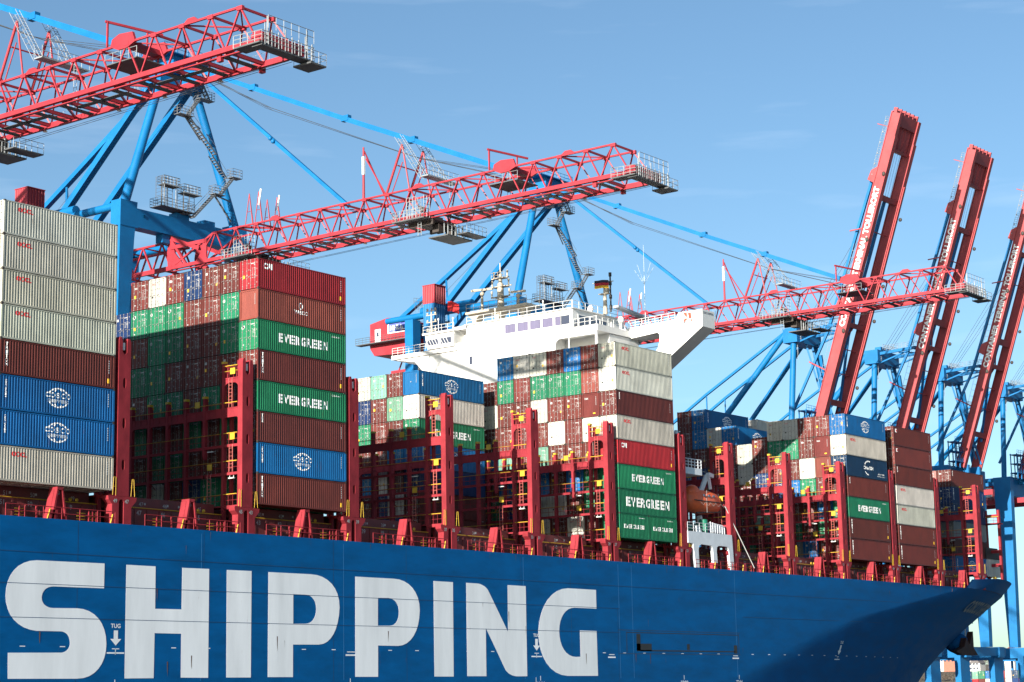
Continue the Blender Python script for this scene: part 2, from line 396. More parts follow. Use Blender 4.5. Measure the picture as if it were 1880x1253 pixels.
def container(x, y, z, c, L=12.192, end='door', logo=None, plain=False, zs=1.0, label='', group=None):
    """one shipping container; x,y,z = low corner (aft, ship side, bottom)"""
    cnt[0] += 1; v = cnt[0] % 11; hide = plain
    root = empty('shipping_container', (x, y, z)); root.scale = (1, 1, zs)
    tagp(root, label, 'container', group)
    cc = COLS[c]; j = rnd.uniform(.82, 1.15); col = (min(1, cc[0]*j*rnd.uniform(.93, 1.07)), min(1, cc[1]*j), min(1, cc[2]*j*rnd.uniform(.93, 1.07)), 1)
    def part(n, me, loc=(0, 0, 0)):
        o = inst(n, me, root, loc); o.color = col; return o
    part('body', body_mesh(L, plain))
    if not plain:
        if end == 'door':
            part('door_frame', end_mesh('frame')); w = (CW-.34)/2-.01
            for k in (0, 1):
                d = part('door', end_mesh('leaf'), (0, .17+k*(w+.02), 0)); rd = inst('locking_rods', end_mesh('rods'), d); rd.color = col
            part('markings', marks_mesh(v, c))
        else:
            part('front_wall', end_mesh('front')); part('markings', front_marks(c))
        if logo: part('side_lettering', side_mesh(logo, L))
    return root

# ------------------------------------------------------------------ container stacks on deck
ORD = ['', 'top', '2nd', '3rd', '4th', '5th', '6th', '7th', '8th']
RORD = ['outermost', '2nd', '3rd', '4th', '5th', '6th', '7th', '8th', '9th', '10th', '11th', '12th', '13th']
def stack(X, row, spec, total, base=0.0, pitch=2.906, place='', group='', end='door', plain=False, sidelogo=None, fronts=''):
    """spec: colour letters from the top down; total: tiers in this column"""
    for i, c in enumerate(spec):
        if c == '.': continue
        tier = total-1-i; z = base+tier*pitch
        logo = None
        if sidelogo and i < len(sidelogo): logo = sidelogo[i] or None
        e = 'front' if (str(i) in fronts) else end
        lab = '%s container, %s from top, %s row from ship side, %s' % (CNAME[c], ORD[i+1], RORD[row], place)
        if i == 0: lab = '%s container topping the %s row from ship side, %s' % (CNAME[c], RORD[row], place)
        container(X, row*2.52, z, c, end=e, logo=logo, plain=plain, zs=pitch/2.906, label=lab, group=group)
G = 'shipping containers stacked on deck'
LG = {'O': 'O', 'C': 'C', 'E': 'E', 'N': 'TR', 'R': 'R', 'V': 'C', 'M': 'M'}
# far-left bay
stack(-29.43, 0, 'OOOONCCO', 8, place='far left bay', group=G, sidelogo=['O', 'O', 'O', 'O', 'TR', 'C', 'C', 'O'])
for r in range(1, 8): stack(-29.43, r, 'ONEONCNE'[r:]+'ONEONCNE'[:r], 8, place='far left bay', group=G, plain=True)
# left-centre bay, ends in view
B = ['RTENENCN', 'NEENNENE', 'NNNNENNE', 'VNNNNENV', 'NEENENEN', 'OEEEENEO', 'NENENENE']
stack(0, 0, B[0], 8, place='left centre bay', group=G, sidelogo=['R', 'VA', 'E', 'TR', 'E', 'TX', 'C', 'TR'], fronts='1')
for r in range(1, 7): stack(0, r, B[r], 8, place='left centre bay', group=G)
stack(0, 7, 'VONENEN', 7, place='left centre bay', group=G); stack(0, 8, 'VNENENN', 7, place='left centre bay', group=G)
# recessed bay between the two tall blocks
for r, s, f in ((7, 'COECVNN', '0'), (8, 'NPNLNOC', ''), (9, 'PNNNOVC', ''), (10, 'OVENLNO', ''), (11, 'OLNNVEN', ''), (12, 'NCNEN', '')):
    stack(44.25, r, s, 7, pitch=2.85, place='recessed middle bay', group=G, sidelogo=['C', 'O', 'E', 'C', None, None, None] if r == 7 else None, fronts=f)
# bay in front of the white bridge house
stack(59.07, 0, 'OONOREE', 8, place='bay before white bridge', group=G, pitch=2.885, sidelogo=['O', 'O', 'TX', 'O', 'R', 'E', 'EB'])
for k, x in enumerate((59.07, 59.07+6.13)):
    container(x, 0, 0, 'E', L=6.058, logo='E', label='short green container, %s of the bottom pair, bay before white bridge' % ('left', 'right')[k], group=G)
D = ['', 'NTXONEEN', 'CENNNCNO', 'NENONNON', 'OEONPLOO', 'ONNNNEN', 'CENNPCVN']
for r in range(1, 7): stack(59.07, r, D[r], 8, pitch=2.885, place='bay before white bridge', group=G, fronts='2' if r == 1 else '')
stack(59.07, 7, 'NOBLNEN', 7, pitch=2.885, place='bay before white bridge', group=G)
# right-centre bay
stack(115.5, 0, 'COMNENN', 7, place='right centre bay', group=G, sidelogo=['C', 'O', 'M', 'TX', 'E', 'TR', 'TR'])
E_ = ['', 'NXTNCEN', 'NNOENNC', 'OENCNEK', 'OENVEON']
for r in range(1, 5): stack(115.5, r, E_[r], 7, place='right centre bay', group=G, fronts='12' if r == 1 else '')
stack(115.5, 5, 'NNVNPNN', 7, pitch=2.6, place='right centre bay', group=G); stack(115.5, 6, 'OONBNE', 6, place='right centre bay', group=G)
stack(115.5, 7, 'CNBNVNN', 7, place='right centre bay', group=G, sidelogo=['C']); stack(115.5, 8, 'ONNVNE', 7, place='right centre bay', group=G)
stack(115.5, 9, 'CLNVEN', 8, place='right centre bay', group=G, sidelogo=['C']); stack(115.5, 10, 'NNBVN', 8, place='right centre bay', group=G)
stack(130.37, 9, 'OO', 8, place='right bay', group=G); stack(130.37, 10, 'NN', 8, place='right bay', group=G)
# right bay
stack(130.37, 0, 'NNNOONN', 7, pitch=2.86, place='right bay', group=G, sidelogo=['SQ', 'SQ', 'TX', 'O', 'O', 'TR', 'TR'])
for r, s in ((1, 'BNSBN'), (2, 'NNBN')): stack(130.37, r, s, 7 if r == 1 else 6, pitch=2.86, place='right bay', group=G)
# bow bay
for r, s, n in ((2, 'NVVKBC', 6), (3, 'SNENBN', 6), (4, 'NENNVN', 6)):
    stack(159.9, r, s, n, pitch=2.74, place='bow bay', group=G, sidelogo=['TX', 'TR', 'TX', None, None, 'C'] if r == 2 else None)
container(171.4, 5.0, -0.1, 'O', L=6.058, end='front', label='weathered pale grey short container on the foredeck behind the bow', group=G)

# ------------------------------------------------------------------ the ship
ship = empty('container_ship', (60, 28.5, -20.4))
tagp(ship, 'blue hulled container ship with white lettering on its side and red deck frames', 'ship')
XE = [(-20.4, 182.5), (-18, 185.5), (-15, 189.5), (-12, 195.), (-9, 201.5), (-6, 207.), (-3, 210.5), (-.5, 209.), (1.2, 209.5)]
X0 = [(-20.4, 70), (-16.5, 80), (-11.6, 97.5), (-8, 113.7), (-5, 134.3), (-3, 148), (-1, 158)]
def lerp(T, z):
    if z <= T[0][0]: return T[0][1]
    for (a, p), (b, q) in zip(T, T[1:]):
        if z <= b: return p+(q-p)*(z-a)/(b-a)
    return T[-1][1]
def hull_y(x, z):
    x0 = lerp(X0, z); xe = lerp(XE, z)
    if x <= x0: return -1.0
    s = min(1, (x-x0)/(xe-x0)); return 28.5-29.5*(1-s**1.6)**(1/1.4)
hb = MB(); nz_ = 26; zs = [-21.4+i*(18.53)/nz_ for i in range(nz_+1)]
def pt(u, z, side):
    x0 = lerp(X0, z); xe = lerp(XE, z)
    if u <= 0: x = -80+(x0+80)*(1+u); y = -1.0
    else: s = 1-(1-u)**1.5; x = x0+(xe-x0)*s; y = 28.5-29.5*(max(0, 1-s**1.6))**(1/1.4)
    return (x, y if side else 57-y, z)
us = [-1+i/6 for i in range(6)]+[0]+[(i+1)/40 for i in range(40)]
for side in (1, 0):
    V = [pt(u, z, side) for z in zs for u in us]; n = len(us)
    F = [(j*n+i, j*n+i+1, (j+1)*n+i+1, (j+1)*n+i) for j in range(nz_) for i in range(n-1)]
    hb.add(V, F if side else [f[::-1] for f in F], True)
# bulwark of the forecastle, rising forward of the last hatch
for side in (1, 0):
    T = []; Bm = []
    for i in range(34):
        u = .02+i*.98/59; p = pt(u, -2.87, side)
        if p[0] < 150.3: continue
        h = min(1, (p[0]-150.3)/4.2)*1.85; q = pt(u, -2.87+h, side); T.append((q[0] if h > 1.8 else p[0], q[1] if h > 1.8 else p[1], -2.87+h)); Bm.append(p)
    n = len(T)
    hb.add(Bm+T, [(i, i+1, n+i+1, n+i) if side else (n+i, n+i+1, i+1, i) for i in range(n-1)], True)
    hb.add([(a, b+(.25 if side else -.25), c) for a, b, c in Bm+T], [(i, i+1, n+i+1, n+i) if not side else (n+i, n+i+1, i+1, i) for i in range(n-1)], True)
# deck and transom
hb.mi = 1
dk = [pt(u, -2.9, 1) for u in us]; n = len(dk); hb.add(dk+[(x, 57-y, z) for x, y, z in dk], [(i, i+1, n+i+1, n+i) for i in range(n-1)])
hb.add([(-80, -1, -21.4), (-80, 58, -21.4), (-80, 58, -2.9), (-80, -1, -2.9)], [(0, 1, 2, 3)])
hull = hb.build('hull', [HULL, SREDD], ship)
LETTERS = [('S',[[(-18.91,-6.28),(-18.92,-8.35),(-24.24,-8.36),(-24.5,-8.39),(-24.73,-8.44),(-24.94,-8.53),(-25.11,-8.64),(-25.24,-8.78),(-25.34,-8.94),(-25.4,-9.11),(-25.42,-9.31),(-25.39,-9.49),(-25.32,-9.64),(-25.21,-9.78),(-25.07,-9.89),(-24.89,-9.98),(-24.69,-10.05),(-24.45,-10.09),(-24.19,-10.1),(-21.75,-10.06),(-21.09,-10.11),(-20.48,-10.26),(-19.94,-10.5),(-19.48,-10.83),(-19.1,-11.24),(-18.82,-11.73),(-18.63,-12.28),(-18.56,-12.9),(-18.6,-13.51),(-18.76,-14.07),(-19.02,-14.56),(-19.38,-14.97),(-19.82,-15.31),(-20.34,-15.56),(-20.94,-15.71),(-21.6,-15.76),(-28.59,-15.74),(-28.64,-13.71),(-23.42,-13.67),(-23.2,-13.66),(-23.0,-13.61),(-22.83,-13.54),(-22.69,-13.45),(-22.57,-13.33),(-22.49,-13.2),(-22.43,-13.04),(-22.42,-12.87),(-22.45,-12.67),(-22.51,-12.49),(-22.6,-12.33),(-22.72,-12.2),(-22.87,-12.1),(-23.05,-12.02),(-23.25,-11.97),(-23.47,-11.96),(-25.86,-11.96),(-26.53,-11.87),(-27.13,-11.71),(-27.66,-11.46),(-28.12,-11.14),(-28.49,-10.76),(-28.76,-10.31),(-28.94,-9.81),(-29.02,-9.26),(-28.98,-8.65),(-28.84,-8.1),(-28.59,-7.61),(-28.25,-7.19),(-27.82,-6.84),(-27.3,-6.58),(-26.7,-6.4),(-26.04,-6.32)]]),('H',[[(-16.52,-6.29),(-13.23,-6.29),(-13.22,-9.9),(-10.17,-9.88),(-10.14,-6.29),(-6.93,-6.26),(-6.94,-15.74),(-10.17,-15.71),(-10.18,-11.97),(-13.24,-11.96),(-13.28,-15.75),(-16.52,-15.76)]]),('I',[[(-4.77,-6.26),(-1.67,-6.24),(-1.7,-15.73),(-4.75,-15.72)]]),('P',[[(0.49,-6.25),(6.09,-6.24),(6.94,-6.28),(7.71,-6.43),(8.38,-6.68),(8.96,-7.02),(9.43,-7.45),(9.78,-7.96),(9.99,-8.55),(10.06,-9.2),(9.98,-9.95),(9.8,-10.63),(9.54,-11.23),(9.2,-11.75),(8.78,-12.16),(8.31,-12.47),(7.77,-12.66),(7.19,-12.73),(3.73,-12.76),(3.72,-15.71),(0.44,-15.7)],[(3.75,-8.16),(5.44,-8.16),(5.74,-8.19),(6.01,-8.26),(6.25,-8.37),(6.45,-8.52),(6.62,-8.7),(6.74,-8.92),(6.81,-9.16),(6.84,-9.42),(6.81,-9.72),(6.72,-9.99),(6.6,-10.22),(6.43,-10.43),(6.23,-10.59),(5.99,-10.72),(5.73,-10.8),(5.44,-10.83),(3.75,-10.86)]]),('P',[[(12.3,-6.23),(17.87,-6.23),(18.72,-6.27),(19.5,-6.43),(20.18,-6.68),(20.76,-7.03),(21.22,-7.47),(21.57,-7.98),(21.78,-8.57),(21.84,-9.23),(21.75,-9.97),(21.56,-10.65),(21.26,-11.24),(20.86,-11.75),(20.38,-12.16),(19.83,-12.47),(19.2,-12.67),(18.52,-12.75),(15.55,-12.74),(15.52,-15.72),(12.24,-15.71)],[(15.57,-8.17),(17.12,-8.14),(17.46,-8.17),(17.75,-8.25),(18.02,-8.36),(18.24,-8.51),(18.42,-8.7),(18.55,-8.93),(18.63,-9.18),(18.66,-9.46),(18.63,-9.74),(18.56,-10.0),(18.44,-10.22),(18.29,-10.42),(18.09,-10.58),(17.87,-10.7),(17.62,-10.77),(17.34,-10.81),(15.54,-10.84)]]),('I',[[(24.03,-6.24),(27.12,-6.25),(27.06,-15.73),(24.02,-15.72)]]),('N',[[(29.28,-6.24),(30.97,-6.25),(31.27,-6.26),(31.56,-6.29),(31.84,-6.35),(32.11,-6.43),(32.36,-6.52),(32.58,-6.64),(32.77,-6.77),(32.93,-6.92),(36.18,-11.13),(36.26,-6.24),(39.41,-6.25),(39.39,-15.73),(37.72,-15.74),(37.4,-15.73),(37.09,-15.69),(36.8,-15.64),(36.52,-15.56),(36.25,-15.46),(36.02,-15.34),(35.81,-15.21),(35.64,-15.07),(32.42,-10.8),(32.4,-15.71),(29.25,-15.7)]]),('G',[[(52.46,-6.24),(52.46,-8.33),(48.24,-8.32),(47.63,-8.38),(47.07,-8.53),(46.58,-8.76),(46.16,-9.07),(45.81,-9.44),(45.55,-9.87),(45.38,-10.37),(45.3,-10.91),(45.35,-11.5),(45.5,-12.03),(45.76,-12.5),(46.11,-12.9),(46.54,-13.23),(47.06,-13.47),(47.66,-13.62),(48.33,-13.67),(49.18,-13.64),(49.18,-10.78),(52.38,-10.8),(52.44,-15.73),(46.73,-15.72),(45.56,-15.61),(44.52,-15.34),(43.62,-14.92),(42.86,-14.36),(42.26,-13.68),(41.83,-12.88),(41.57,-11.97),(41.5,-10.96),(41.71,-9.98),(42.08,-9.09),(42.6,-8.3),(43.26,-7.62),(44.06,-7.06),(44.97,-6.63),(45.99,-6.35),(47.11,-6.23)]])]
for ch, sps in LETTERS:
    cu = bpy.data.curves.new('l', 'CURVE'); cu.dimensions = '2D'; cu.fill_mode = 'BOTH'; cu.extrude = .004
    for sp in sps:
        s = cu.splines.new('POLY'); s.points.add(len(sp)-1); s.use_cyclic_u = True
        for i, (x, z) in enumerate(sp): s.points[i].co = (x, z, 0, 1)
    ob = link(bpy.data.objects.new('l', cu)); dg = bpy.context.evaluated_depsgraph_get(); dg.update()
    me = bpy.data.meshes.new_from_object(ob.evaluated_get(dg)); bpy.data.objects.remove(ob)
    for v in me.vertices: v.co = Vector((v.co.x, -1.012+v.co.z, v.co.y))-Vector((60, 28.5, -20.4))
    me.materials.clear(); me.materials.append(HWHITE); lo = inst('hull_letter', me, hull)
def on_hull(mb, pts, e=.006):
    mb.add([(x, hull_y(x, z)-e, z) for x, z in pts], [tuple(range(len(pts)))])
mk = MB()
def hrect(mb, x0, z0, x1, z1, e=.006): on_hull(mb, [(x0, z0), (x1, z0), (x1, z1), (x0, z1)], e)
def htext(mb, s, x, z, h, w=None, bold=.02, e=.01):
    vs, fs, tw, th = text_data(s, 1.0, bold); k = h/th; kx = w/tw if w else k
    mb.add([(x+a*kx, hull_y(x+a*kx, z+b*k)-e, z+b*k) for a, b in vs], fs)
for x in (-18.2, 40.5, 110.6):
    htext(mk, 'TUG', x+.1, -11.6, .36, 1.05)
    on_hull(mk, [(x+.42, -11.8), (x+.42, -12.5), (x+.05, -12.5), (x+.65, -13.05), (x+1.25, -12.5), (x+.88, -12.5), (x+.88, -11.8)], .012)
    hrect(mk, x+.25, -13.35, x+1.05, -13.28); hrect(mk, x+.6, -13.8, x+.68, -13.3); hrect(mk, x-.3, -13.72, x+1.6, -13.6)
for x in (11.6, 55.2, 82.0): hrect(mk, x-.5, -13.42, x+.6, -13.34); hrect(mk, x-.7, -13.75, x+.8, -13.6)
for i in range(42):
    x = -27.5+i*4.05
    if not any(abs(x-q) < 1.3 for q in (-17.5, 11.6, 41.2, 55.2, 82)): hrect(mk, x, -13.22, x+.55, -13.15)
for x in (-17.62, 11.5, 40.9): hrect(mk, x, -16.6, x+.09, -15.85)
for x, s in ((42.3-1.3, '2200'), (69.4, '2300'), (82.0, '7244')): htext(mk, s, x, -16.75, .42, 1.6); hrect(mk, x+.7, -16.2, x+.8, -15.7)
mk.build('draught_mark', [HWHITE], hull, ship)
nm = MB(); htext(nm, 'COSCO SHIPPING', 158.0, -6.1, 1.7, 27, .03, .22); nm.build('ship_name', [mat('faded_name_grey', (.30, .32, .33), .6)], hull, ship)
sm = MB()
for z, x1 in ((-5.66, 150), (-8.2, 57), (-10.9, 57), (-8.6, 124)):
    x = -60 if z != -8.6 else 84
    while x < x1: hrect(sm, x, z-.022, min(x+6, x1), z+.022, .022); x += 6
for x in (-21.8, -7.6, 9.2, 19.8, 38.6, 47.6, 56.6, 83.2, 97): hrect(sm, x, -20, x+.05, -3.0 if x < 50 else -8.2, .005)
# recessed accommodation-ladder door outline
for z in (-10.6, -13.25): hrect(sm, 56.6, z-.05, 83.2, z+.05, .007)
for x in (58.3, 82.9): hrect(sm, x-.1, -13.1, x+.1, -10.75, .007)
sm.build('plate_seam', [HWELD], hull, ship)
wl = MB()
for x in (56.9, 82.4, -7.9, 10.6, 39.0, 59.6): hrect(wl, x, -16, x+.07, -3.2, .007)
wl.build('weld_bead', [mat('hull_blue_highlight', (.02, .17, .42), .35)], hull, ship)
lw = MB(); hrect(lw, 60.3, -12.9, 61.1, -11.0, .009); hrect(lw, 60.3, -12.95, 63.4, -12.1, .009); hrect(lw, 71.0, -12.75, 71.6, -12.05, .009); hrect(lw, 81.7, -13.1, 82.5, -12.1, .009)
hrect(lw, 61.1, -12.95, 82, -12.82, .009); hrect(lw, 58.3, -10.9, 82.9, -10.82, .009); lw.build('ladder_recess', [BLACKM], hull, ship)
rs = MB(); rr = random.Random(3)
for x in (-25.6, -13.1, -11.8, 1.6, 50.2, 60, 63, 36.3, -9.0, 17, 153):
    zt = rr.uniform(-14.5, -4) if x < 50 else -13.3; on_hull(rs, [(x, zt), (x+.12, zt), (x+.09, zt-rr.uniform(.5, 1.4)), (x+.03, zt-rr.uniform(.5, 1.2))], .02)
for i in range(34):
    x = rr.uniform(-28, 150); zt = rr.choice((-3.0, -3.0, rr.uniform(-16, -4))); w_ = rr.uniform(.012, .035)
    on_hull(rs, [(x, zt), (x+w_*2, zt), (x+w_*1.4, zt-rr.uniform(.3, 1.1)), (x+w_*.6, zt-rr.uniform(.3, .8))], .026)
rs.build('rust_streak', [mat('rust_stain', (.13, .065, .03), .9, var=.5)], hull, ship)
ck = MB()
for x in (181, 190.5): on_hull(ck, [(x, -2.35), (x+2.2, -2.35), (x+2.2, -1.35), (x, -1.35)], .12)
for k in range(14): on_hull(ck, [(160+k*1.9, -2.98), (161.2+k*1.9, -2.98), (161.2+k*1.9, -2.88), (160+k*1.9, -2.88)], .1)
ck.build('mooring_chock', [BLACKM], hull, ship)
# anchor in its bolster on the flare
an = MB(); an.ball((185.6, 17.6, -10.2), 2.3, 2.0, 1.75, 20, 12); an.build('anchor_bolster', [HULL], ship)
an = MB(); an.prism([(179.9, -11.7), (182.6, -12.3), (188.7, -12.3), (187.1, -11.1), (187.1, -8.3), (185.4, -10.5), (184.3, -9.4), (183.4, -10.9)], 'y', 15.2, 16.2); an.build('anchor', [DARKB], ship)
# ---- hatch coamings, covers, deck edge fittings
S = [-29.5, -14.75, 0, 14.75, 29.5, 44.25, 59.07, 85.3, 100.1, 115.2, 130.2, 145.0]
num = 51
yl = MB()
for s in S+[73.6]:
    L = 12.3 if s != 73.6 else 10.5
    c = MB(); c.box(s-.6, 2.3, -2.9, s+L+.1, 2.6, -1.02); c.box(s-.2, 2.9, -1.0, s+L-.2, 55, -.015)
    for k in range(9): c.beam((s+.6+k*1.45, 2.28, -2.9), (s+.6+k*1.45, 2.28, -1.1), .07, .2)
    cm = c.build('hatch_coaming', [SREDD], ship)
    y = MB(); y.tube((s-.6, 2.2, -.98), (s+L+.1, 2.2, -.98), .045, 5)
    for k in range(4): y.ball((s+8.2+k*.7, 2.35, -.75), .2, .1, .16, 8, 6)
    y.build('coaming_pipe', [YRAIL], cm, ship)
    w = MB()
    for k in range(7):
        if k in (3,): continue
        w.box(s+.9+k*1.35, 2.885, -.62, s+1.1+k*1.35, 2.895, -.42)
    for xx, nn in ((2.2, num), (9.2, num-2), (5.0, num-1)):
        put_text(w, '%02d' % max(nn, 1), (s+xx, 2.28, -1.62), (1, 0, 0), (0, 0, 1), .42, .01)
        put_text(w, '%02d' % max(nn, 1), (s+xx+.8, 2.88, -.75), (1, 0, 0), (0, 0, 1), .36, .0)
    num -= 4
    w.build('hatch_number', [WHITE], cm, ship)
# deck edge rail and storage racks
dr = MB(); yk = MB()
for s in S+[73.6]:
    L = 11.8 if s < 145 else 5
    a = s+.45
    dr.rail([(a, -.75, -2.88), (a+L-.4, -.75, -2.88)], 1.0, 2, 1.9, .035)
    for q in (1.4, 2.0, 8.6, 9.0, 9.4, 9.8):
        if q < L: dr.beam((a+q, -.7, -2.9), (a+q, -.7, -2.0), .09)
    for q in (1.0, 7.4, 8.8):
        if q+1 < L:
            for z in (-2.7, -2.45, -2.2): yk.tube((a+q, -.62, z), (a+q+.9, -.62, z), .03, 4)
    yk.beam((a+4.2, -.78, -2.88), (a+4.55, -.7, -2.0), .09); yk.beam((a+10.9, -.78, -2.88), (a+11.2, -.7, -2.1), .09) if L > 11 else None
    dr.box(a+4.7, -.5, -2.88, a+5.5, .2, -2.05); dr.beam((a+3.2, -.6, -2.88), (a+3.2, -.6, -1.9), .12)
dr.build('deck_railing', [SRED], ship); yk.build('safety_rack', [YRAIL], ship)
# support posts between the lashing bridges
def stanchion():
    b = MB(); x = 6.15
    b.prism([(x-.85, -2.9), (x+.8, -2.9), (x+.34, -.35), (x+.26, -.15), (x-.22, -.15), (x-.30, -.35)], 'y', -.15, -.08)
    b.prism([(x-.85, -2.9), (x-.62, -2.9), (x-.16, -.35), (x-.30, -.35)], 'y', -.5, .55); b.prism([(x+.62, -2.9), (x+.8, -2.9), (x+.34, -.35), (x+.2, -.35)], 'y', -.5, .55)
    b.box(x-.3, -.5, -.4, x+.34, .5, -.15)
    return b
st0 = stanchion().mesh('support_post', [SRED])
for i, s in enumerate(S):
    o = inst('support_post', st0, ship, Vector((s, 0, 0))-OFF['container_ship'])
    w = MB(); put_text(w, '%02d' % (50-4*i if i < 12 else 1), (5.9, -.165, -.78), (1, 0, 0), (0, 0, 1), .38, .02); inst('post_number', w.mesh('post_number', [WHITE]), o)
# ---- lashing bridges
def shape_mesh(splines, depth, name, mats, y0):
    """outline (x,z) with holes, extruded along Y"""
    cu = bpy.data.curves.new('s', 'CURVE'); cu.dimensions = '2D'; cu.fill_mode = 'BOTH'; cu.extrude = depth/2
    for sp in splines:
        s = cu.splines.new('POLY'); s.points.add(len(sp)-1); s.use_cyclic_u = True
        for i, (x, z) in enumerate(sp): s.points[i].co = (x, z, 0, 1)
    ob = link(bpy.data.objects.new('s', cu)); dg = bpy.context.evaluated_depsgraph_get(); dg.update()
    me = bpy.data.meshes.new_from_object(ob.evaluated_get(dg)); bpy.data.objects.remove(ob)
    vs = [(v.co.x, y0+depth/2+v.co.z, v.co.y) for v in me.vertices]; fs = [tuple(p.vertices) for p in me.polygons]; bpy.data.meshes.remove(me); return vs, fs
def oval(cx, cz, rx, rz, n=12): return [(cx+rx*math.copysign(abs(math.cos(2*math.pi*i/n))**.7, math.cos(2*math.pi*i/n)), cz+rz*math.copysign(abs(math.sin(2*math.pi*i/n))**.7, math.sin(2*math.pi*i/n))) for i in range(n)]
XA, XB = -1.95, -.6
ped_out = [(-2.45, -2.9), (-1.70, -2.9), (-1.70, -.9), (-1.6, -.72), (-1.4, -.66), (-1.25, -.72), (-1.15, -.9), (-1.15, -2.9), (-.30, -2.9), (-.30, -1.3), (.25, -.75), (.3, -.42), (-2.9, -.42), (-2.85, -.75), (-2.45, -1.1)]
fork = [(XA, -.40), (XB, -.40), (XB, 13.0), (XB-.12, 13.32), (XB-.36, 13.32), (XB-.42, 13.0), (XB-.42, 12.1), (-1.27, 11.85), (XA+.42, 12.1), (XA+.42, 13.0), (XA+.3, 13.4), (XA+.1, 13.4), (XA, 13.1)]
vs1, fs1 = shape_mesh([ped_out], .75, 'p', None, -.02)
vs2, fs2 = shape_mesh([fork]+[oval(-1.27, z, .17, .46) for z in (9.4, 5.9, 2.3)], .6, 'c', None, .0)
LV = [8.35, 5.5, 2.9, -.15]
def bridge(rows, tall=True, ylen=None):
    b = MB(); ye = rows*2.52+.2
    b.add(vs1, fs1); b.add(vs2, fs2)
    b.box(-2.6, .2, -.40, .05, .9, -.30)
    cols = [2.42+2.52*k for k in range(rows)]
    for k, y in enumerate(cols):
        top = 13.1 if k == 0 else 10.1; bot = 4.75 if k == 1 else -2.9
        b.box(XA+.02, y, bot, XA+.40, y+.30, top)
        if k == 1: b.prism([(y, 4.75), (y+.30, 4.75), (y+.2, 4.35), (y+.1, 4.35)], 'x', XA+.02, XA+.40)
        if k == 0: b.box(XB-.35, y+.02, -2.9, XB-.02, y+.28, top-.1)
        b.box(XA+.9, y+.75, 10.1-1.15, XA+1.15, y+1.05, 10.0)
    # top walkway of the outer tower with arch
    def arch(y0, y1, z0, z1, r, x0, x1):
        """beam with rounded haunches underneath"""
        n = 6; P = [(y0, z1), (y0, z0-r)]
        P += [(y0+r-r*math.cos(math.pi/2*i/n), z0-r+r*math.sin(math.pi/2*i/n)) for i in range(1, n+1)]
        P += [(y1-r+r*math.sin(math.pi/2*i/n), z0-r+r*math.cos(math.pi/2*i/n)) for i in range(0, n+1)]
        P.append((y1, z1)); b.prism(P, 'x', x0, x1)
    arch(.6, 2.42, 11.25, 11.75, .55, XA+.04, XA+.22); b.box(XA, .6, 11.62, XB, 2.42, 11.74)
    arch(.6, 2.42, 8.05, 8.95, .3, XA+.04, XA+.26)
    for z in LV[1:]: b.box(XA+.03, .6, z-.22, XA+.12, 2.42, z+.03)
    for z in LV: b.box(XA+.05, .6, z-.03, XB, 2.42, z+.03)
    b.beam((XA+.1, .62, -.3), (XA+.1, 2.5, -.3), .12, .3)
    for k in range(1, rows):
        a, c = cols[k-1]+.3, cols[k]
        arch(a, c, 8.1, 8.95, .35, XA+.06, XA+.26); b.box(XA+.05, a, 8.84, XB, c, 8.94)
        for z in LV[1:3]: arch(a, c, z-.22, z+.03, .16, XA+.08, XA+.16); b.box(XA+.05, a, z-.04, XB, c, z+.03)
        b.box(XA+.05, a, -.25, XB, c, -.1)
    # thin rails (red) and braces
    for z in LV+[11.74]:
        b.rail([(XA+.04, .65, z), (XA+.04, 2.4, z)], 1.0, 2, .55, .022)
        if z < 11: b.rail([(XA+.04, 2.75, z), (XA+.04, ye-2.3, z)], 1.0, 2, .85, .022)
    for k in range(0, min(rows, 6)): b.beam((XB-.2, cols[k]+.3, 2.2), (XB-.2, cols[k]+1.0, 2.85), .05)
    b.tube((XA+.2, 1.0, 11.8), (XA+.1, .75, 13.3), .05, 4); b.tube((XA+.2, 2.2, 11.8), (XA+.1, 2.0, 13.0), .05, 4)
    return b.mesh('lashing_bridge', [SRED]), cols, ye
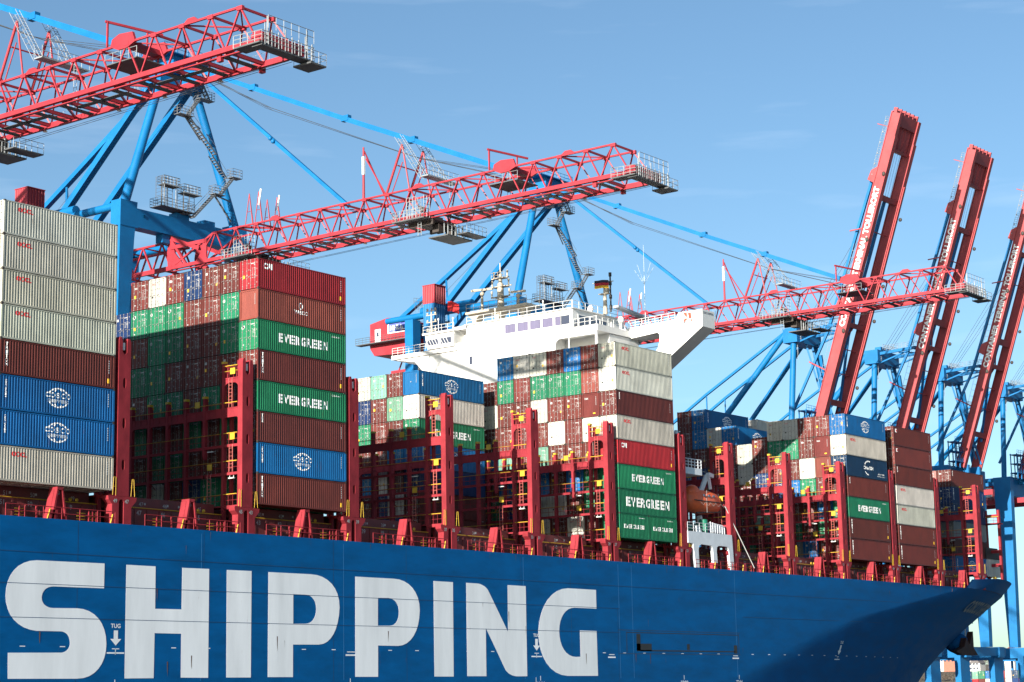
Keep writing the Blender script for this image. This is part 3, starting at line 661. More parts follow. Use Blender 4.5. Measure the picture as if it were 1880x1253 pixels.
def bridge_bits(cols, ye):
    y = MB()
    for z in LV: y.tube((XA-.02, .65, z+1.06), (XA-.02, 2.42, z+1.06), .045, 5); y.tube((XA-.02, 2.74, z+1.06), (XA-.02, ye-2.4, z+1.06), .022, 4) if z > -1 else None
    y.tube((XA-.02, .65, 12.85), (XA-.02, 2.42, 12.85), .045, 5); y.tube((XA-.02, .65, 12.35), (XA-.02, 2.42, 12.35), .03, 5)
    for k, c in enumerate(cols): y.box(XA-.02, c-.03, 10.12 if k else 13.12, XA+.44, c+.33, 10.32 if k else 13.34); y.box(XA+.86, c+.72, 10.0, XA+1.2, c+1.08, 10.2)
    for yy, z in ((.95, 12.05), (.95, 5.95), (5.6, 9.3), (3.9, 3.3), (3.6, -5)): 
        if z > -3: y.box(XA-.06, yy, z-.02, XA-.01, yy+.62, z+.56)
    for yy in (.62,):
        for sx in (XA-.35, XB+.25): y.path([(sx, -.0, -.35), (sx+.12, .0, 1.1), (sx+.3, .0, 1.15), (sx+.42, .0, -.35)] if sx > -1 else [(sx-.1, .0, -.35), (sx, .0, 1.2), (sx+.25, .0, 1.2), (sx+.25, .0, -.35)], .024, 4); y.tube((sx, 0, .4), (sx+.35, 0, .4), .02, 4)
    lad = MB(); lad.ladder((XA-.03, 1.55, 8.95), (XA-.03, 1.55, 11.7), .42, (0, 1, 0)); lad.ladder((XA-.03, 1.45, 2.95), (XA-.03, 1.45, 5.5), .42, (0, 1, 0)); lad.ladder((XA-.03, 4.3, -.1), (XA-.03, 4.3, 2.9), .42, (0, 1, 0))
    lm = MB(); lm.box(XA+.1, 1.2, 2.35, XA+.3, 1.9, 2.45); lm.tube((XA+.2, 1.3, 2.45), (XA+.2, 1.3, 2.7), .03, 4); lm.tube((XA+.2, 1.8, 2.45), (XA+.2, 1.8, 2.7), .03, 4)
    lm.box(XA+.1, 4.0, 5.0, XA+.3, 4.7, 5.08); lm.box(XA-.02, 1.25, 11.95, XA, 1.9, 12.5) if False else None
    lm.box(XA+.55, .15, 12.3, XA+.8, .4, 12.95); lm.tube((XA+.5, .2, 12.2), (XA+.9, .3, 12.9), .04, 4)
    return y.mesh('yellow_railing', [YRAIL]), lad.mesh('ladder', [mat('ladder_red', (.5, .12, .10), .5)]), lm.mesh('work_lamp', [mat('lamp_white', (.7, .7, .66), .4)])
bm_, cols, ye = bridge(12); ym, lm_, wm = bridge_bits(cols, ye)
bm2, cols2, ye2 = bridge(6); ym2, _, _ = bridge_bits(cols2, ye2)
for i, s in enumerate([-29.5, -14.9, 0, 14.6, 29.4, 44.2, 58.9, 74.2, 85.6, 100.3, 115.2, 130.2, 144.9, 159.5]):
    big = s < 120
    o = inst('lashing_bridge', bm_ if big else bm2, ship, Vector((s, 0, 0))-OFF['container_ship'])
    w = MB(); put_text(w, '%02d' % max(1, 53-4*i), (-2.35, -.03, -1.0), (1, 0, 0), (0, 0, 1), .34, .02); put_text(w, '%02d' % max(1, 51-4*i), (-1.05, -.03, -1.0), (1, 0, 0), (0, 0, 1), .34, .02); inst('post_number', w.mesh('post_number', [WHITE]), o)
    inst('yellow_railing', ym if big else ym2, o); inst('ladder', lm_, o); inst('work_lamp', wm, o)
# low frame on the foredeck
b = MB()
for y in (3.2, 5.4, 7.6): b.box(173.2, y, -1.6, 173.7, y+.35, 10.7)
for z in (10.0, 4.2, 2.0): b.box(173.25, 3.4, z-.5, 173.6, 7.7, z)
b.box(172.4, 3.2, 8.4, 174.6, 7.8, 8.55); b.rail([(173.2, 3.3, 8.5), (173.2, 7.7, 8.5)], 1.0, 2, .8)
fr = b.build('lashing_bridge', [SRED], ship); b = MB(); b.tube((173.1, 3.3, 9.6), (173.1, 7.7, 9.6), .06, 5); b.box(173.05, 5.6, 8.7, 173.15, 6.8, 9.4)
for k in range(8): b.tube((168+k*.8, 2.5+k*.3, -1.6), (168.6+k*.8, 2.6+k*.3, -.3), .08, 4)
b.tube((167.5, 2.4, -.6), (174.5, 5, -.6), .07, 4); b.build('yellow_railing', [YRAIL], fr, ship)
b = MB(); b.box(171.2, 4.9, 2.85, 177.6, 7.6, 4.3); b.box(171.4, 5.0, 4.3, 176, 7.4, 4.6); b.build('equipment_rack', [CDARK], ship)

# ------------------------------------------------------------------ white bridge house
b = MB()
XF, XR = 74.3, 84.0
b.box(XF, 20.2, -2.9, XR, 34.5, 31.55)                     # tower, aft face
b.box(XF+.002, 16.85, 28.1, XR, 20.2, 31.52)               # wheelhouse corner above the recess
b.box(XF+3.0, 13.2, -2.9, XR, 20.2, 28.1)                  # inner wall behind the recess
b.box(XF-.002, 13.2, -2.9, XF+2.99, 20.2, 23.5)
b.box(XF, 13.0, 28.15, XR-.2, 16.85, 29.0)                 # side deck slab
b.box(XF+.01, 34.5, -2.9, XR, 40.9, 29.3)                  # port part, lower
b.box(XF+1.6, 34.5, 29.3, XR, 36.2, 31.3)
b.box(XF, 34.3, 31.1, XR, 36.9, 31.55)
b.prism([(36.3, 28.9), (40.9, 28.9), (41.2, 30.9), (36.1, 30.9)], 'x', XF-.6, XR-.5)   # port wheelhouse end
b.box(XF-.9, 35.9, 30.9, XR, 41.5, 31.15)
b.box(XF-.3, 36, 28.3, XR, 47.6, 28.85); b.prism([(47.4, 28.3), (41, 28.3), (41, 23.8), (42.4, 26.4), (43.6, 27.6)], 'x', XF, XF+.4)
b.box(XF+4, 41, 0, XR, 46.4, 28.2)
b.prism([(47.2, 26.0), (50, 25.2), (58, 24.2), (58, 20.0), (41, 20.0), (41, 26.0)], 'x', XF+2, XR)
b.box(XF-.25, 16.6, 31.5, XR+2.0, 34.7, 31.62)             # roof lip
b.box(XR-1.0, 16.7, 29.4, XR+1.9, 30, 31.5)
# recess lip (rounded) and pillars
n = 6; P = [(19.75, 23.5), (20.2, 23.5), (20.2, 28.1), (13.2, 28.1), (13.2, 27.75)]
P += [(18.9+.85*math.sin(math.pi/2*i/n), 26.9+.85*math.cos(math.pi/2*i/n)) for i in range(n+1)]
b.prism(P, 'x', XF+.003, XF+.2)
b.box(XF, 13.1, 23, XF+.25, 13.4, 28.2); b.box(XF+.02, 17.5, 23, XF+.15, 17.65, 27.9)
house = b.build('deckhouse', [SHWHITE], ship)
def windows(pl, y0s, w, z0, z1, x, mats=(GLASS, CURT)):
    for i, y in enumerate(y0s):
        f = MB(); f.box(x-.05, y-.06, z0-.06, x-.003, y+w+.06, z1+.06) if False else None
        for a in ((y-.07, z0-.07, y+w+.07, z0), (y-.07, z1, y+w+.07, z1+.07), (y-.07, z0, y, z1), (y+w, z0, y+w+.07, z1)): f.box(x-.05, a[0], a[1], x-.003, a[2], a[3])
        fo = f.build('window', [SHWHITE], house, ship)
        g = MB(); g.box(x-.02, y, z0, x-.006, y+w, z1); go = g.build('pane', [mats[0]], fo, ship)
        if mats[1]:
            c = MB(); K = 14
            for k in range(K):
                a = y+w*k/K; c.add([(x-.026, a, z0+.03), (x-.045, a+w/K*.5, z0+.03), (x-.045, a+w/K*.5, z1-.05), (x-.026, a, z1-.05)], [(0, 1, 2, 3)]); c.add([(x-.045, a+w/K*.5, z0+.03), (x-.026, a+w/K, z0+.03), (x-.026, a+w/K, z1-.05), (x-.045, a+w/K*.5, z1-.05)], [(0, 1, 2, 3)])
            c.build('curtain', [mats[1]], fo, ship)
windows(None, [26.15, 24.05, 22.0, 20.0], 1.72, 29.55, 30.72, XF)
windows(None, [18.75], .9, 29.55, 30.72, XF); windows(None, [17.3], 1.4, 29.55, 30.72, XF, (GLASS, None))
windows(None, [36.6, 38.9], 1.9, 29.4, 30.2, XF-.6, (GLASS, None)); windows(None, [33.5], .5, 26.1, 27.2, XF, (GLASS, None))
g = MB(); g.prism([(XF+.4, 29.2), (XF+7.5, 29.2), (XF+7.5, 30.8), (XF+1.1, 30.8)], 'y', 16.78, 16.83); g.build('side_window', [GLASS], house, ship)
g = MB()
for x in (XF+.4, XF+3.0, XF+5.4): g.box(x+.6, 16.72, 29.1, x+.85, 16.79, 30.9)
g.build('window_post', [SHWHITE], house, ship)
# bridge wing with bracket and rounded opening
def yz_mesh(splines, x0, x1):
    vs, fs = shape_mesh(splines, x1-x0, 'w', None, 0); return [(x0+b_, a, c) for a, b_, c in vs], fs
wing = [(2.0, 28.3), (2.0, 30.55), (5.6, 30.55), (6.0, 29.75), (17.5, 29.35), (17.5, 20.0), (14.2, 20.2)]
hole = [(8.6, 28.1), (8.9, 28.35), (13.2, 28.05), (14.0, 27.6), (14.5, 26.6), (14.5, 24.4), (12.0, 23.9), (10.2, 24.9), (8.9, 26.3), (8.6, 27.2)]
w = MB(); vs, fs = yz_mesh([wing, hole, [(4.6+.28*math.cos(a*.628), 28.9+.4*math.sin(a*.628)) for a in range(10)][::1]], 82.0, 82.25); w.add(vs, fs)
vs, fs = yz_mesh([wing, hole], 84.8, 85.0); w.add(vs, fs)
w.box(82.25, 2.0, 28.3, 84.8, 2.15, 30.55)
w.quad((82, 2.0, 28.29), (85, 2.0, 28.29), (85, 14.2, 20.19), (82, 14.2, 20.19)); w.box(82.2, 2.1, 28.45, 84.8, 17.4, 28.6)
w.add([(82.1, 8.7, 28.2), (84.9, 8.7, 28.2), (84.9, 14.4, 28.0), (82.1, 14.4, 28.0)], [(0, 1, 2, 3)])
wg = w.build('bridge_wing', [SHWHITE], ship)
e = MB()
for P in ([(3.6, 29.6), (4.0, 29.5), (4.15, 30.3), (3.7, 30.35)], [(4.25, 29.7), (4.5, 29.9), (4.9, 30.4), (4.3, 30.4)], [(4.3, 29.4), (4.9, 29.2), (4.7, 29.6), (4.35, 29.7)], [(3.5, 29.1), (3.9, 29.3), (3.6, 29.5)], [(4.95, 29.8), (5.1, 30.3), (4.95, 30.35)]): e.prism(P, 'x', 81.985, 81.998)
e.build('red_emblem', [mat('emblem_red', (.62, .06, .03), .5)], wg, ship)
e = MB(); put_text(e, 'COSCO SHIPPING', (82.2, 1.99, 30.0), (1, 0, 0), (0, 0, 1), .3, .02, 2.5); e.build('wing_name', [mat('wing_grey', (.10, .12, .16), .6)], wg, ship)
# railings, mast platform, radars
r = MB()
r.rail([(XF+.1, 17, 31.6), (XF+.1, 34.5, 31.6)], 1.05, 2, 1.5, .035); r.rail([(XF+.1, 16.9, 31.6), (XR+1.8, 16.9, 31.6)], 1.05, 2, 1.5, .035)
r.rail([(XF+.05, 13.2, 29.0), (XF+.05, 16.8, 29.0)], 1.05, 2, .9, .035); r.rail([(XF, 13.1, 29.0), (82, 13.1, 29.0)], 1.05, 2, 1.2, .035)
r.rail([(82.1, 6.2, 29.7), (82.1, 13.4, 29.45)], 1.0, 3, 1.1, .035); r.rail([(84.9, 6.2, 29.7), (84.9, 13.4, 29.45)], 1.0, 2, 1.4, .035)
r.rail([(XF-.2, 41.5, 28.85), (XF-.2, 47.5, 28.85)], 1.05, 3, 1.0, .035); r.rail([(XF-.8, 36, 31.15), (XF-.8, 41.4, 31.15)], .9, 2, 1.0, .03)
for k in range(8): r.beam((XF-.62, 36.8+k*.5, 28.9), (XF-.62, 37.6+k*.5, 30.3), .06)
r.build('railing', [SHWHITE], ship)
p = MB(); p.box(76.5, 25.9, 33.55, 79.6, 36.4, 33.85)
for y in (27.2, 31.5, 35.4): p.prism([(y-.35, 31.6), (y+.35, 31.6), (y+.35, 32.9), (y+1.1, 33.55), (y-1.1, 33.55), (y-.35, 32.9)], 'x', 77.2, 78.6)
p.rail([(76.6, 26, 33.85), (76.6, 36.3, 33.85)], 1.1, 2, 1.3, .035); p.rail([(79.5, 26, 33.85), (79.5, 36.3, 33.85)], 1.1, 2, 1.3, .035)
p.build('mast_platform', [CREAM], ship)
p = MB(); p.tube((78, 31.4, 33.8), (78, 31.4, 37.4), .5, 10, .42); p.tube((78, 31.4, 37.4), (78, 31.4, 38.8), .28, 8, .2); p.tube((78, 31.4, 38.8), (78, 31.4, 40.3), .09, 6)
for z, w_ in ((35.6, 1.6), (37.0, 1.9), (38.2, 1.5)): p.beam((78, 31.4-w_, z), (78, 31.4+w_, z), .14); p.box(77.5, 31.4-w_*.6, z-.1, 78.5, 31.4+w_*.6, z)
for y, z in ((30.0, 37.1), (32.8, 37.1), (30.2, 38.3), (32.5, 38.3), (29.9, 35.7), (32.9, 35.7)): p.tube((78, y, z), (78, y, z+.55), .11, 6); p.ball((78, y, z+.7), .16, .16, .2, 8, 6)
p.rail([(77.4, 30.3, 38.1), (77.4, 32.5, 38.1)], .8, 2, .6, .03); p.build('radar_mast', [CREAM], ship)
for y, z, l, a in ((34.6, 36.9, 2.0, .25), (28.4, 35.8, 1.35, .2)):
    p = MB(); p.tube((78, y, 33.8), (78, y, z-.5), .22, 8, .16); p.ball((78, y, z-.45), .34, .34, .34, 10, 8)
    p.beam((78-.2, y-l, z-.02), (78+.2, y+l, z+.25), .22, .3); p.build('radar_scanner', [CREAM], ship)
p = MB(); p.tube((81, 16.3, 31.6), (81, 16.3, 36.2), .32, 8, .16); p.beam((80.6, 16.3, 31.6), (81, 16.1, 34.4), .1); p.beam((81, 14.9, 35.9), (81, 18.2, 36.0), .1); p.box(80.6, 15.6, 34.3, 81.4, 17.1, 34.4)
p.ball((81, 16.0, 34.8), .4, .4, .55, 10, 8); p.ball((80.9, 16.8, 36.0), .22, .22, .14, 8, 6); p.build('signal_mast', [CREAM], ship)
p = MB(); p.tube((81, 15.4, 31.8), (81, 15.4, 37.1), .12, 6)
for z in (32.2, 33.6, 35.4, 36.6): p.tube((81, 15.4, z), (81, 15.4, z+.5), .22, 6)
p.build('lantern_column', [BLACKM], ship)
p = MB(); p.tube((84, 12.0, 29.6), (84, 12.0, 36.5), .05, 5, .03); p.tube((84, 12, 36.5), (84, 12, 40.8), .02, 4, .012)
for a in range(5): p.tube((84, 12, 35.5), (84, 12+1.5*math.cos(a*.785), 37.6+1.0*abs(math.sin(a*.785))), .012, 4)
p.build('whip_antenna', [SHWHITE], ship)
p = MB()
for y, z in ((13.2, 30.0), (18.0, 32.1)): p.tube((80, y, z-1.0), (80, y, z), .16, 8); p.ball((80, y, z+.3), .42, .42, .5, 12, 8)
for x, y in ((XF+.6, 22), (XF+.6, 30), (XF+.8, 40), (XF+1.5, 38)): p.tube((x, y, 31.5), (x, y, 33.2), .05, 5); p.ball((x, y, 33.2), .12, .12, .18, 8, 6)
p.build('radome', [SHWHITE], ship)
p = MB(); p.tube((XF+.9, 41.3, 29), (XF+.9, 41.3, 35), .22, 6, .1)
for z in (31.8, 33, 34, 34.6): p.beam((XF+.9, 40.4, z), (XF+.9, 42.2, z), .1); p.ball((XF+.9, 40.6, z+.2), .16, .16, .2, 6, 5); p.ball((XF+.9, 42, z+.2), .16, .16, .2, 6, 5)
p.build('light_mast', [CREAM], ship)
p = MB(); p.box(76, 13.4, 31.7, 83, 14.0, 32.9) if False else p.beam((80.5, 14.3, 32.3), (88, 14.1, 31.6), .9, .3); p.build('awning', [mat('awning_grey', (.35, .38, .42), .6)], ship)
# white support frame for the boat deck
n = 5; fr = MB()
out = [(73.5, .15), (73.5, 1.6), (83.75, 1.6), (84.1, -2.9), (83.2, -2.9), (82.9, -.3), (82.6, .05), (82.2, .1), (80.5, .1), (80.1, -.1), (80.0, -.6), (80.25, -2.9), (79.35, -2.9), (79.1, -.3), (78.8, .05), (76.5, .1), (76.0, -.1), (75.8, -.6), (75.9, -2.9), (75.1, -2.9), (74.6, .15)]
fr.prism(out, 'y', -.1, .25); fr.box(73.5, .25, 1.3, 83.7, 9, 1.55); fr.box(73.5, 8, 1.5, 84, 8.2, 9.6)
for x in (74.7, 79.4, 83.3): fr.box(x, 3.6, -2.9, x+.5, 4.0, 1.3)
fr.box(73.4, .4, 8.7, 78.0, 5, 9.5); fr.prism([(73.4, 9.5), (78.2, 9.5), (78.2, 8.9), (75.6, 8.6), (75.4, 4.4), (74.2, 4.4), (73.4, 6)], 'y', 2.8, 3.2)
fr.prism([(74.0, 9.6), (77.2, 9.6), (76.9, 11.5), (76.3, 14.4), (75.9, 14.4), (75.0, 11.6), (74.0, 11.2)], 'y', 2.6, 2.9); fr.box(74.2, 2.4, 9.5, 77, 4.6, 12)
fr.ball((77.3, 3, 12.1), .7, .5, .5, 8, 6); fr.rail([(73.6, .5, 9.5), (78.0, .5, 9.5)], 1.1, 3, .8, .05)
fr.beam((80.6, 2.2, 1.5), (80.2, 2.4, 4.0), .5); fr.beam((81.2, 3.2, 6), (82.3, 2.4, 9.2), .5, .5); fr.beam((82.2, 2.2, 9.3), (83, 2.0, 9.1), .6, .5); fr.beam((82.2, 2.1, 9.3), (82.3, 1.9, 7.4), .3)
fr.prism([(76, 1.6), (77.2, 1.6), (76.6, 2.4), (76, 2.4)], 'y', .2, .5); fr.rail([(73.6, .0, 1.6), (79, .0, 1.6)], 1.1, 3, 1.3, .03)
for k in range(7): fr.tube((79.7+k*.55, .5, 1.6), (79.7+k*.55, .5, 3.1-.1*k), .06, 5); fr.tube((79.5, .5, 1.9+k*.17), (83.1, .5, 1.8+k*.14), .04, 4)
fr.tube((80.2, 1, 2.6), (83, 1, 2.4), .5, 10)
fr.build('boat_deck_frame', [mat('grey_white_paint', (.62, .66, .70), .5, var=.1, rust=.03)], ship)
gm = MB(); gm.tube((75, 1.4, 2.2), (78.6, 1.2, 2.3), .5, 10); gm.tube((78.7, .9, 1.7), (78.7, .9, 3.3), .55, 12); gm.build('winch', [GREENP], ship)
# orange lifeboat
lb = empty('lifeboat', (80.4, 2.0, 4.0)); tagp(lb, 'orange enclosed lifeboat hanging between red frames above the white boat deck', 'lifeboat')
v = MB(); secs = [(-4.0, .12, .25, .5), (-3.6, .85, .9, .75), (-2.8, 1.2, 1.25, .95), (-1.2, 1.32, 1.42, 1.0), (.6, 1.32, 1.4, 1.0), (2.2, 1.2, 1.2, .85), (3.2, .8, .95, .55), (3.75, .15, .3, .3)]
n = 16; V = []
for x, w_, lo, hi in secs:
    for i in range(n):
        a = 2*math.pi*i/n; c_, s_ = math.cos(a), math.sin(a)
        V.append((80.4+x, 2.0+w_*math.copysign(abs(c_)**.8, c_), 5.7+(hi*1.45 if s_ > 0 else lo*1.12)*math.copysign(abs(s_)**.85, s_)))
F = [(j*n+i, j*n+(i+1) % n, (j+1)*n+(i+1) % n, (j+1)*n+i) for j in range(len(secs)-1) for i in range(n)]+[tuple(range(n))[::-1], tuple(range((len(secs)-1)*n, len(secs)*n))]
v.add(V, F, True); v.ball((78.0, 2.0, 6.7), 1.25, .95, 1.0, 12, 8); v.build('boat_hull', [ORANGE], lb)
v = MB(); v.tube((76.5, .66, 5.62), (83.8, .72, 5.62), .07, 6); v.tube((77.2, .9, 4.1), (83, 1.0, 4.5), .09, 6); v.build('rubbing_strake', [BLACKM], lb)
v = MB()
for k in range(5): v.tube((77.8+k*1.2, .64, 5.5), (78.4+k*1.2, .6, 5.1), .012, 4); v.tube((78.4+k*1.2, .6, 5.1), (79+k*1.2, .64, 5.5), .012, 4)
v.tube((79.5, .75, 7), (79.2, .6, 4.2), .02, 4); v.tube((83.6, 1.6, 6.9), (83.7, 1.3, 4.6), .05, 5); v.build('grab_line', [WHITE], lb)
v = MB()
for k in range(3): v.box(78.6+k*1.1, .62, 6.2, 79.0+k*1.1, .72, 6.45)
v.build('porthole', [GLASS], lb)
# flags
def flag(name, label, p, w, h, cols, droop=.15, d=(0, -1, 0)):
    root = empty(name, p); tagp(root, label, 'flag'); d = Vector(d); n = 12
    for k, (cn, c) in enumerate(cols):
        f = MB(); z1 = h*(1-k/len(cols)); z0 = h*(1-(k+1)/len(cols)); V = []
        for i in range(n+1):
            s = i/n; o = d*(w*s); x = .14*math.sin(s*8)*s**.5
            for z in (z0, z1): V.append((p[0]+o.x+x, p[1]+o.y, p[2]+z-droop*s*s))
        f.add(V, [(2*i, 2*i+2, 2*i+3, 2*i+1) for i in range(n)], True); f.build(cn, [mat(cn+'_cloth', c, .9, var=.2)], root)
flag('national_flag', 'black red and gold flag flying from the mast behind the wheelhouse', (80.5, 17.6, 35.1), 2.2, 1.1, [('black_stripe', (.012, .012, .03)), ('red_stripe', (.28, .01, .02)), ('gold_stripe', (.45, .27, .02))])
flag('signal_flag', 'plain red flag flying beside the radar mast platform', (77.4, 40.2, 34.7), 1.9, 1.4, [('red_cloth', (.5, .02, .02))], .7)

# ------------------------------------------------------------------ quay cranes with lattice booms
KS = 1.037                                  # the cranes' true size against the survey units used below
def far(x, y, z): return (x*KS+4.78, y*KS+4.74, z*KS+.662)
def big_crane():
    """local origin: crane centre line on the quay; X along quay, Y landward, built for centre X = 0"""
    root = empty('gantry_crane', (0, 60, -13.5)); O = root
    def Bd(mb, n, m_, par=None): return mb.build(n, m_, par or root, root)
    ZB, ZT, XL, XRr, XLt, XRt = 39.25, 42.85, -2.4, 2.6, -2.4, 1.6
    b = MB()
    # bottom chords (box) and top chords
    for x, w in ((XL, .42), (XRr, .42)): b.beam((x, -10.8, ZB), (x, 63, ZB), w, .46)
    for x in (XLt, XRt): b.beam((x, -8.7, ZT), (x, 55.1, ZT), .2, .2)
    tn = [-8.55+3.72*k for k in range(18)]; bn = [-6.7+3.72*k for k in range(18)]
    for k, y in enumerate(tn):
        for xt, xb in ((XLt, XL), (XRt, XRr)):
            y0 = y-1.85 if k else -10.7
            b.beam((xb, y0, ZB), (xt, y, ZT), .14, .14); b.beam((xb, y+1.85, ZB), (xt, y, ZT), .14, .14)
            b.box(xt-.16, y-.35, ZT-.28, xt+.16, y+.35, ZT+.1)
        b.beam((XLt, y, ZT), (XRt, y, ZT), .17, .22)
        if k+1 < len(tn):
            p, q = ((XLt, XRt) if k % 2 == 0 else (XRt, XLt)); b.beam((p, y, ZT), (q, tn[k+1], ZT), .13, .13)
    for k, y in enumerate(bn):
        b.beam((XL, y, ZB-.05), (XRr, y, ZB-.05), .28, .34)
        if k+1 < len(bn):
            p, q = ((XL, XRr) if k % 2 == 0 else (XRr, XL)); b.beam((p, y, ZB), (q, bn[k+1], ZB), .18, .2)
    for x in (XL+.35, XRr-.35): b.beam((x, -10.5, ZB-.38), (x, 63, ZB-.38), .34, .12)
    for x in (XLt, XRt): b.beam((x, 55.1, ZT), (x*1.02, 62.5, ZB+.3), .24, .24); b.beam((x, 55.1, ZT), (x, 58.5, ZB), .18); b.beam((x, 57.8, ZB+1.9), (x, 63, ZT+.4), .3, .5)
    b.prism([(60.6, ZB), (63.7, ZB), (63.9, 41.5), (63.5, 43.5), (63.0, 43.6), (62.4, 41.2)], 'x', XL-.1, XL+.12); b.prism([(56.4, ZB), (58.0, ZB), (56.9, 42.2), (56.4, 42.2)], 'x', XL-.1, XL+.12)
    b.prism([(60.6, ZB), (63.7, ZB), (63.9, 41.5), (63.5, 43.5), (63.0, 43.6), (62.4, 41.2)], 'x', XRr-.12, XRr+.1)
    b.beam((XL, 63.2, 43.2), (XL, 60.3, 39.4), .35, .35); b.beam((XL, 56.6, 42.0), (XL, 63.2, 42.0), .4, .5)
    # landward girder behind the frame
    for x in (XLt, XRt): b.beam((x, 63, ZB), (x, 98, ZB), .4, .6); b.beam((x, 64, ZT), (x, 98, ZT), .26)
    for k in range(9):
        y = 65+3.7*k
        for x in (XLt, XRt): b.beam((x, y-1.85, ZB), (x, y, ZT), .19); b.beam((x, y+1.85, ZB), (x, y, ZT), .19)
        b.beam((XLt, y, ZT), (XRt, y, ZT), .17); b.beam((XL, y, ZB), (XRt, y, ZB), .24)
    # tip cross beam, forestay head plate and small derrick frames
    b.box(XL-.3, -11.3, ZB-.25, XRr+.3, -10.7, ZB+.75); b.box(XL-.32, -11.6, ZB-.2, XL+.3, -10.2, ZB+.6)
    b.box(XLt-.1, 5.9, ZT-.35, XRt+.1, 6.9, ZT+.15)
    for x in (XLt, XRt): b.prism([(5.1, ZT-.1), (5.5, ZT+.9), (7.3, ZT+1.05), (8.3, ZT+.7), (8.5, ZT), (7.4, ZT-.5), (6.2, ZT-.5)], 'x', x-.14, x+.14)
    b.beam((XLt, 9.1, ZT+.2), (XLt, 9.1, ZT+2.7), .16); b.beam((XLt-.2, 9.2, ZT+2.7), (XRt+1.6, 7.6, ZT+2.5), .18, .22); b.beam((XRt, 8, ZT+.2), (XRt, 8, ZT+2.4), .14)
    for y in (-2.3, 20, 44): b.prism([(y-.9, ZT+.1), (y+.9, ZT+.1), (y+.4, ZT+.45), (y-.4, ZT+.45)], 'x', XLt-.1, XLt+.1)
    b.box(XL+.1, -6.0, ZB-.8, XL+.5, -5.5, ZB-.2); b.box(XRr-.2, -6.6, ZB-.8, XRr+.2, -6.1, ZB-.2)
    boom = Bd(b, 'boom', [RED])
    # stay supports on the boom
    b = MB()
    b.tube((XLt, 28.8, ZT), (XLt, 28.8, 49.5), .18, 6, .12); b.tube((XRt, 28.2, ZT), (XLt, 28.7, 49.0), .1, 5); b.tube((XLt, 25.2, ZT), (XLt+.1, 28.5, 48.0), .09, 5)
    for x in (XLt, XRt):
        b.tube((x, 25.1, ZT), (x, 22.5, 48.7), .16, 6); b.tube((x, 21.4, ZT), (x, 22.5, 48.7), .1, 5)
        b.tube((x, 24.2, ZT), (x-.2, 22.3, 46.4), .07, 5)
    b.beam((XLt, 23.3, 46.2), (XRt, 23.3, 46.2), .12)
    for x, y in ((XLt, 48.6), (XLt, 46.9), (XRt-.3, 49), (XRt-.3, 47.2)):
        b.tube((x, y-.6, ZT), (x, y, 47), .06, 5); b.tube((x, y+.7, ZT), (x, y, 47), .06, 5); b.tube((x+.8, y, ZT), (x, y, 47), .06, 5); b.tube((x, y-.2, 44.6), (x, y+.3, 44.6), .04, 4)
    b.beam((XLt, 50.4, ZT+.1), (XRt, 47.6, ZT+.1), .2)
    Bd(b, 'stay_support', [RED], boom)
    b = MB(); b.box(XLt-.15, 28.65, 46.0, XLt+.15, 28.95, 48.3); b.tube((XLt, 46.9, 45.2), (XLt, 46.5, 47.3), .12, 6); b.tube((XRt-.3, 47.2, 45.2), (XRt-.3, 46.8, 47.2), .12, 6); Bd(b, 'white_band', [WHITEB], boom)
    # galvanised caged ladders, walkways and end platforms
    b = MB()
    for x in (XLt+.2, XRt+.3):
        p, q = Vector((x, 18.8, 44.1)), Vector((x, 22.8, 50.0))
        b.ladder(p, q, .5, (1, 0, 0), .035, .4); b.ladder(p+Vector((0, .8, -.2)), q+Vector((0, .8, -.2)), .7, (1, 0, 0), .03, .8)
        for t in range(8): c = p.lerp(q, (t+1)/9); b.tube(c+Vector((-.35, 0, 0)), c+Vector((-.35, .8, -.2)), .025, 4); b.tube(c+Vector((.35, 0, 0)), c+Vector((.35, .8, -.2)), .025, 4)
    b.box(XLt-.3, 18.2, 44.0, XRt+1.6, 19.4, 44.12); b.rail([(XLt-.3, 18.2, 44.12), (XRt+1.6, 18.2, 44.12)], 1.1, 2, 1.0, .03); b.rail([(XLt-.3, 19.4, 44.12), (XRt+1.6, 19.4, 44.12)], 1.1, 2, 1.0, .03)
    for y0 in (17.9, 33, 9.0): b.ladder((XRt-.4, y0, ZB+.3), (XRt-.4, y0, 44.0 if y0 < 20 else ZT), .45, (0, 1, 0), .03, .35)
    b.rail([(XRr+.6, -9, ZB+.35), (XRr+.6, 60, ZB+.35)], 1.0, 1, 2.4, .018)
    Bd(b, 'ladder', [GALV], boom)
    b = MB()
    b.box(XL-1.3, -12.2, ZB-.75, XL+.3, -9.0, ZB-.62); b.box(XL-1.0, -12.2, ZB-.9, XRr+.6, -11.0, ZB-.78); b.box(XRr-.2, -12.6, ZB-1.2, XRr+1.8, -10.4, ZB-1.05); b.box(XLt, 5.0, 41.2, XRt, 9.4, 41.3)
    b.box(XRr+.35, -9, ZB+.25, XRr+1.0, 60, ZB+.31)
    for k in range(17):
        y = -6.3+3.72*k; b.box(XL+.5, y, ZB-.32, XRr-.5, y+.75, ZB-.26); b.box(-.4, y, ZB-.22, .3, y+3.7, ZB-.18) if k % 3 else None
    Bd(b, 'walkway', [DGALV], boom)
    b = MB(); z = ZB-.7
    for pts in ([(XL-1.3, -9.0), (XL-1.0, -12.2), (XRr+.6, -12.2), (XRr+.6, -11.0)],): b.rail([(x, y, z) for x, y in pts], 1.15, 3, .8, .04)
    for k in range(8): b.beam((XL-.6+k*.85, -12.2, ZB-.8), (XL-.6+k*.85, -12.2, ZB+.7+.5*(k % 3 == 0)), .08)
    for x in (XL, XRr): b.beam((x, -11.9, ZB-.8), (x, -11.9, ZB+2.0), .1)
